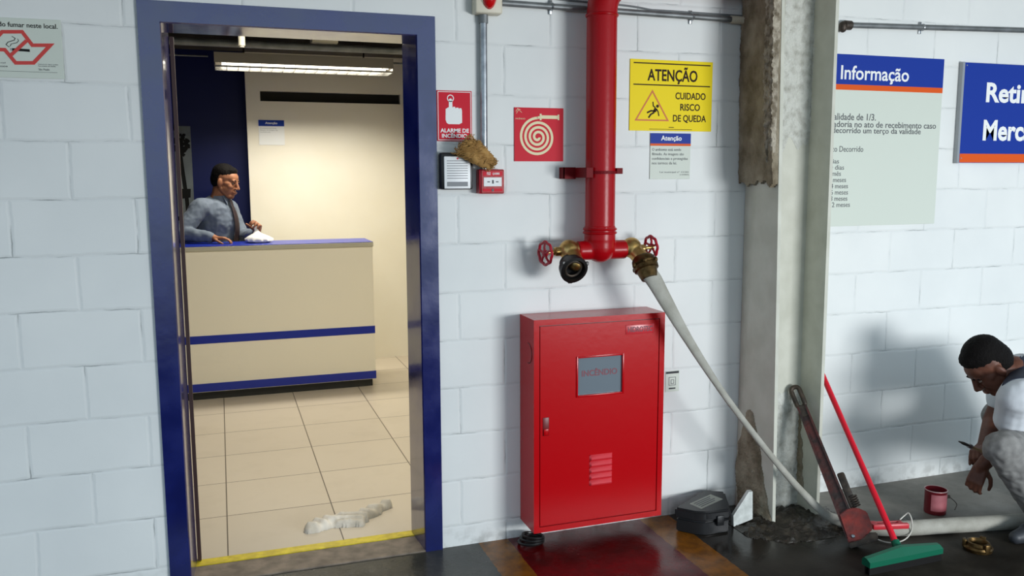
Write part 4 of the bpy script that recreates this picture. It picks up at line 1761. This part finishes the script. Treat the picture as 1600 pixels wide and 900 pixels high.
def head_prims(bm, R, c):
    """head facing local +X, up +Z, at c with rotation R"""
    def E(p, r, rot=None):
        ell(bm, c + R @ V(p), r, R @ rot if rot is not None else R, 20)

    def C(p, q, r1, r2):
        rc(bm, c + R @ V(p), c + R @ V(q), r1, r2)
    E((-.014, 0, .035), (.096, .074, .083))
    E((.028, 0, -.035), (.058, .056, .078))
    E((.045, 0, .035), (.045, .058, .05))
    E((.022, 0, -.042), (.060, .063, .062))
    E((.030, 0, -.008), (.056, .066, .040))
    C((.060, 0, -.096), (.066, 0, -.094), .021, .021)
    for s in (-1, 1):
        E((.042, s * .030, -.046), (.034, .026, .046))
        C((.0, s * .050, -.05), (.055, s * .018, -.098), .020, .018)
        E((.056, s * .036, -.024), (.026, .022, .026))
        E((.098, s * .011, -.036), (.011, .009, .008))
        E((-.006, s * .074, -.010), (.019, .010, .031), Matrix.Rotation(-s * .35, 3, 'Z'))
    C((.078, -.034, .020), (.078, .034, .020), .0125, .0125)
    C((.086, 0, .014), (.108, 0, -.030), .0085, .0125)
    E((.088, 0, -.060), (.012, .024, .0065))
    E((.086, 0, -.073), (.011, .021, .0075))
    C((-.02, 0, -.05), (-.035, 0, -.13), .055, .056)


def head_extras(body, R, c, skin_eye=True):
    def W(p):
        return c + R @ V(p)
    for s in (-1, 1):
        bm = new()
        ell(bm, W((.0765, s * .031, .002)), (.009, .012, .0055), R, 12)
        e = obj('eye', bm, 'eye', body)
        bm = new()
        ell(bm, W((.0835, s * .031, .0015)), (.003, .006, .005), R, 10)
        obj('iris', bm, 'hair', e)
        bm = new()
        tube(bm, [W((.088, s * .012, .020)), W((.090, s * .030, .026)), W((.076, s * .050, .018))], [.003, .0042, .002], 8)
        obj('eyebrow', bm, 'hair', body)
    bm = new()
    ell(bm, W((.0945, 0, -.066)), (.006, .019, .007), R, 12)
    obj('lips', bm, 'lips', body)


def hair(body, R, c, top=.0):
    bm = new()

    def E(p, r):
        ell(bm, c + R @ V(p), r, R, 24)
    E((-.020, 0, .060 + top * .4), (.092, .0755, .066 + top))
    E((-.036, 0, .040), (.078, .0745, .078))
    E((-.046, 0, .016), (.069, .071, .082))
    E((.028, 0, .086 + top * .3), (.046, .054, .030 + top * .5))
    me = remesh(bm, .004, 8)
    ripple(me, lambda c_: noise.noise(c_ * 130) * .0022)
    return link('hair', me, M['hair'], body)


def hand_prims(bm, wrist, fwd, back, side=1, curl=(.35, .5, .4), size=1.0, thumb=.5, spread=.05):
    """fwd: along fingers, back: out of the back of the hand; thumb on side*(back x fwd)"""
    f = V(fwd).normalized()
    n = (V(back) - f * V(back).dot(f)).normalized()
    s = n.cross(f).normalized() * side
    w = V(wrist)
    k = size

    def P(a, b_, c_):
        return w + f * a * k + s * b_ * k + n * c_ * k
    for b_ in (-.026, -.009, .009, .026):
        rc(bm, P(.012, b_ * .75, 0), P(.082, b_, .001), .0155 * k, .0125 * k, 10)
    rc(bm, P(-.03, 0, 0), P(.02, 0, 0), .025 * k, .022 * k, 12)
    for i, (b_, L_, r_) in enumerate(((.028, .072, .0088), (.0095, .080, .0092), (-.0095, .074, .0088), (-.028, .058, .0078))):
        p = P(.084, b_, .001)
        ang = 0
        for j, (fr_, ra, rb) in enumerate(((.45, 1.1, 1.0), (.30, 1.0, .92), (.25, .92, .8))):
            ang += curl[j] * (1 + .06 * i)
            d = f * math.cos(ang) - n * math.sin(ang) + s * (spread * (1.5 - i))
            q = p + d.normalized() * L_ * fr_ * k
            rc(bm, p, q, r_ * ra * k, r_ * rb * k, 10)
            p = q
    p = P(.012, .020, -.006)
    q = p + (f * .6 + s * .65 - n * .45 * thumb).normalized() * .045 * k
    rc(bm, p, q, .0135 * k, .0108 * k, 10)
    q2 = q + (f * .85 + s * .25 - n * .6 * thumb).normalized() * .032 * k
    rc(bm, q, q2, .0106 * k, .0098 * k, 10)
    q3 = q2 + (f * .95 - s * .05 - n * .7 * thumb).normalized() * .025 * k
    rc(bm, q2, q3, .0098 * k, .0078 * k, 10)


def facing(yaw, pitch=0, roll=0):
    """rotation taking local +X (face) to yaw about Z, nose down by pitch, leaning by roll"""
    return Matrix.Rotation(yaw, 3, 'Z') @ Matrix.Rotation(pitch, 3, 'Y') @ Matrix.Rotation(roll, 3, 'X')


# ---- the receptionist
pb = (-.98, 3.46, .008)
t = thing('person', 'man in a grey-blue shirt and dark tie standing behind the counter holding a bag', 'person', pb)
face = facing(math.radians(-28), math.radians(12), math.radians(-3))
hc = V((-.862, 3.36, 1.528))
fw_ = V((.82, -.57, 0))
rt = V((-.57, -.82, 0))
pel = V((-.97, 3.46, .93))
che = V((-.935, 3.42, 1.24))
nk = V((-.905, 3.385, 1.395))
shR = che + rt * .165 + V((-.015, 0, .105))
shL = che - rt * .155 + V((.0, 0, .085))
elR = V((-1.185, 3.20, 1.165))
wrR = V((-.965, 3.10, 1.132))
elL = V((-.765, 3.47, 1.115))
wrL = V((-.662, 3.15, 1.152))
b = new()
head_prims(b, face, hc)
rc(b, nk, hc + face @ V((-.03, 0, -.07)), .060, .055)
rc(b, pel, che, .135, .145)
ell(b, che + V((0, 0, .05)), (.13, .16, .13), Matrix.Rotation(math.atan2(fw_.y, fw_.x), 3, 'Z'))
for s_, e_, w_ in ((shR, elR, wrR), (shL, elL, wrL)):
    rc(b, che + V((0, 0, .09)), s_, .07, .055)
    rc(b, s_, e_, .054, .042)
    rc(b, e_, w_, .042, .028)
for s in (-1, 1):
    hp_ = pel + rt * .09 * s
    kn = hp_ + V((.01, 0, -.43))
    an = kn + V((-.02, 0, -.42))
    rc(b, hp_, kn, .085, .058)
    rc(b, kn, an, .056, .040)
    rc(b, an + V((0, 0, -.03)), an + fw_ * .15 + V((0, 0, -.045)), .035, .028)
hand_prims(b, wrR, (.93, -.30, -.05), (0, .1, 1), -1, (.25, .4, .35), .95, .6)
hand_prims(b, wrL + V((0, -.0, .01)), (.10, -.62, .78), (.75, .55, .35), -1, (.75, 1.0, .6), .95, 1.2)
body = link('body', remesh(b, .0038, 7), M['skin'], t)
head_extras(body, face, hc)
hair(t, face, hc, .006)
b = new()
rc(b, pel + V((0, 0, .02)), che, .152, .160)
ell(b, che + V((0, 0, .055)), (.145, .172, .135), Matrix.Rotation(math.atan2(fw_.y, fw_.x), 3, 'Z'))
rc(b, che + V((0, 0, .10)), nk + V((0, 0, -.025)), .085, .066)
for s_, e_, w_ in ((shR, elR, wrR), (shL, elL, wrL)):
    rc(b, che + V((0, 0, .08)), s_, .09, .070)
    rc(b, s_, e_, .070, .058)
    w2 = e_.lerp(w_, .88)
    rc(b, e_, w2, .057, .043)
sm = remesh(b, .006, 5)
ripple(sm, lambda c_: .006 * noise.noise(c_ * 17) + .003 * noise.noise(c_ * 39.099999999999994))
sh_ = link('shirt', sm, M['shirt'], t)
b = new()
cdir = (hc - nk)
cdir = V((.1, -.05, 1)).normalized()
cb = nk + V((0, 0, -.005))
u, w = basis(cdir)
rs = []
for tt_, r_ in ((0, .068), (.022, .067), (.045, .066), (.046, .062), (.02, .060)):
    rs.append([cb + cdir * (tt_ + .012 * math.cos(2 * PI * i / 28 - 1)) + (u * math.cos(2 * PI * i / 28) + w * math.sin(2 * PI * i / 28)) * r_ for i in range(28)])
rings(b, rs, False, False)
# collar points
fx = fw_
for s in (-1, 1):
    p0 = cb + fx * .064 + V((0, 0, .03))
    pa = p0 + rt * s * .050 - fx * .012 + V((0, 0, .006))
    pc_ = p0 + rt * s * .035 + fx * .022 + V((0, 0, -.060))
    for o_ in (0, .004):
        pass
    tri = [p0 + fx * .006, pa + fx * .006, pc_]
    va = [b.verts.new(p) for p in tri]
    vb = [b.verts.new(p - fx * .006) for p in tri]
    b.faces.new(va)
    b.faces.new(vb)
    for i in range(3):
        j = (i + 1) % 3
        b.faces.new((va[i], va[j], vb[j], vb[i]))
obj('collar', b, 'shirt', sh_)
# tie follows the chest
b = new()
rs = []
for i in range(9):
    f_ = i / 8
    z = 1.395 - f_ * .36
    c_ = V((nk.x, nk.y, 0)).lerp(V((pel.x + .0, pel.y, 0)), f_ * .75)
    out = (.075 + .085 * math.sin(min(1, f_ * 1.5) * PI / 2)) + .014
    wd = .018 if i == 0 else (.013 if i == 1 else .018 + .020 * f_)
    p = c_ + fw_ * out + V((0, 0, z))
    rs.append([p - rt * wd, p + fw_ * .007, p + rt * wd, p - fw_ * .012])
rings(b, rs)
obj('tie', b, 'tie', t)
b = new()
for s in (-1, 1):
    hp_ = pel + rt * .09 * s
    kn = hp_ + V((.01, 0, -.43))
    an = kn + V((-.02, 0, -.40))
    rc(b, hp_, kn, .102, .078)
    rc(b, kn, an, .078, .068)
rc(b, pel + rt * .06, pel - rt * .06, .13, .13)
link('trousers', remesh(b, .008, 4), M['darktrousers'], t)
for s in (-1, 1):
    an = pel + rt * .09 * s + V((-.01, 0, -.86))
    b = new()
    rc(b, an + V((0, 0, -.015)), an + fw_ * .17 + V((0, 0, -.03)), .046, .036)
    me = remesh(b, .006, 3)
    for v in me.vertices:
        v.co.z = max(v.co.z, .009)
    link('shoe', me, M['shoe'], t)

# plastic bag in his left hand
b = new()
bt = wrL + V((.015, -.075, .075))
gc = V((-.645, 3.05, 1.093))
b2 = new()
rs = []
prof = [(0, .055), (.012, .082), (.03, .084), (.048, .060), (.068, .028), (.088, .014), (.105, .014), (.118, .020)]
for z_, r_ in prof:
    f_ = z_ / .135
    c_ = gc + V(((-.035) * f_, .03 * f_, z_))
    rs.append([c_ + V((math.cos(2 * PI * i / 40) * r_ * (1.15 if z_ < .05 else 1), math.sin(2 * PI * i / 40) * r_ * .75, 0)) * (1 + .05 * math.sin(i * 1.9 + z_ * 60)) for i in range(40)])
rings(b2, rs)
b.free()
o = obj('plastic_bag', b2, 'bag', base=gc, angle=60)
tag(o, 'white plastic bag on the counter, gripped by the standing man', 'bag')

# ---- the crouching painter
t = thing('person', 'crouching man in a white T-shirt and grey trousers, seen from the side, holding a brush', 'person', (2.55, -.66, 0))
face = facing(math.radians(158), math.radians(50), 0)
hc = at(1546, 573, 1, -.57)
nk = at(1584, 580, 1, -.60)
che = V((2.56, -.60, .60))
pel = V((2.80, -.60, .30))
shL = at(1590, 622, 1, -.765)          # near (his left) shoulder
shR = V((2.56, -.43, .62))
elL = at(1575, 690, 1, -.66)
wrL = at(1534, 728, 1, -.60)
elR = V((2.46, -.42, .42))
wrR = V((2.33, -.50, .345))
knL = at(1566, 700, 1, -.79)
knL = V((knL.x, knL.y, knL.z))
anL = at(1634, 800, 1, -.76)
anL.z = .085
knR = V((2.52, -.40, .43))
anR = V((2.90, -.42, .09))
hpL, hpR = pel + V((0, -.10, 0)), pel + V((0, .10, 0))
b = new()
head_prims(b, face, hc)
rc(b, nk, hc + face @ V((-.03, 0, -.06)), .060, .054)
rc(b, nk, che, .07, .12)
rc(b, pel, che, .14, .145)
for s_, e_, w_ in ((shL, elL, wrL), (shR, elR, wrR)):
    rc(b, che.lerp(nk, .35), s_, .08, .058)
    rc(b, s_, e_, .054, .043)
    rc(b, e_, w_, .042, .029)
for h_, k_, a_ in ((hpL, knL, anL), (hpR, knR, anR)):
    rc(b, h_, k_, .088, .058)
    rc(b, k_, a_, .056, .040)
    rc(b, a_ + V((0, 0, -.04)), a_ + V((-.15, -.01, -.055)), .034, .026)
hand_prims(b, wrL, (-.42, .02, -.9), (-.8, -.5, .3), 1, (.5, .7, .5), .95, .8)
hand_prims(b, wrR, (-.75, -.30, -.15), (-.1, .3, .9), -1, (.7, .9, .6), .95, 1.0)
body = link('body', remesh(b, .0038, 7), M['skin2'], t)
head_extras(body, face, hc)
hair(t, face, hc, .014)
b = new()
rc(b, pel + V((-.03, 0, .04)), che, .158, .168)
rc(b, che, nk + V((.035, 0, -.015)), .165, .085)
for s_, e_ in ((shL, elL), (shR, elR)):
    rc(b, che.lerp(nk, .3), s_, .12, .080)
    e2 = s_.lerp(e_, .46)
    rc(b, s_, e2, .079, .076)
sm = remesh(b, .006, 4)
ripple(sm, lambda c_: .007 * noise.noise(c_ * 13) + .003 * noise.noise(c_ * 29.9))
ts = link('t_shirt', sm, M['tshirt'], t)
b = new()
torus(b, nk + V((.012, 0, .012)), (nk + V((-.10, 0, .09)) - nk), .068, .011, 30, 8)
obj('collar', b, 'tshirt', ts)
# navy vest strap lying on the shirt over the near shoulder
from mathutils.bvhtree import BVHTree
bv = BVHTree.FromPolygons([v.co + BASE[ts.name] for v in ts.data.vertices], [tuple(p.vertices) for p in ts.data.polygons])
ua = catmull([(1573, 586, 0), (1584, 568, 0), (1600, 553, 0), (1625, 540, 0), (1660, 532, 0)], 8)
ub = catmull([(1566, 603, 0), (1582, 594, 0), (1600, 591, 0), (1625, 592, 0), (1660, 596, 0)], 8)
b = new()
g = {}
for i, (pa, pb_) in enumerate(zip(ua, ub)):
    for j in range(13):
        q = pa.lerp(pb_, j / 12)
        d_ = (at(q.x, q.y, 1, -.6) - CAM).normalized()
        h_ = bv.ray_cast(CAM, d_)
        if h_[0] is not None:
            g[i, j] = b.verts.new(h_[0] + h_[1] * .003)
for (i, j) in list(g):
    c = [(i, j), (i + 1, j), (i + 1, j + 1), (i, j + 1)]
    if all(q in g for q in c):
        b.faces.new([g[q] for q in c])
bmesh.ops.delete(b, geom=[v for v in b.verts if not v.link_faces], context='VERTS')
bmesh.ops.recalc_face_normals(b, faces=b.faces[:])
bmesh.ops.solidify(b, geom=b.faces[:], thickness=.004)
obj('vest_strap', b, 'navycloth', t, angle=70)
b = new()
for h_, k_, a_ in ((hpL, knL, anL), (hpR, knR, anR)):
    rc(b, h_, k_, .115, .074)
    rc(b, k_ + V((0, 0, -.005)), k_.lerp(a_, .85), .072, .062)
rc(b, hpL, hpR, .14, .14)
sm = remesh(b, .006, 4)
ripple(sm, lambda c_: .008 * noise.noise(c_ * 16) + .004 * noise.noise(c_ * 38.4))
link('trousers', sm, M['trousers'], t)
for a_ in (anL, anR):
    b = new()
    rc(b, a_ + V((.02, 0, -.035)), a_ + V((-.10, -.01, -.045)), .046, .044)
    rc(b, a_ + V((-.10, -.01, -.048)), a_ + V((-.175, -.01, -.056)), .040, .028)
    me = remesh(b, .005, 3)
    for v in me.vertices:
        v.co.z = max(v.co.z, .001)
    link('shoe', me, M['shoe'], t)

# paint brush in his right hand
p0, p1, p2 = at(1499, 690, 1, -.56), at(1513, 696, 1, -.56), at(1540, 708, 1, -.55)
t = thing('paint_brush', 'paint brush with dark bristles held by the crouching man', 'brush', p1)
b = new()
d_ = (p0 - p1).normalized()
u, w = basis(d_)
rs = []
for f_, a_, c_ in ((0, .010, .006), (.5, .012, .007), (1, .006, .003)):
    p = p1.lerp(p0, f_)
    rs.append([p + u * a_ * math.cos(2 * PI * i / 12) + w * c_ * math.sin(2 * PI * i / 12) for i in range(12)])
rings(b, rs)
obj('bristles', b, 'bristle', t)
b = new()
lathe(b, p1 - d_ * .022, d_, [(0, .007), (.002, .0098), (.024, .0102), (.025, .006)], 16)
obj('ferrule', b, 'steel', t)
b = new()
lathe(b, p1 - d_ * .02, -d_, [(0, .0075), (.03, .0055), (.07, .0085), (.12, .006), (.125, .001)], 14)
obj('handle', b, 'wood', t)
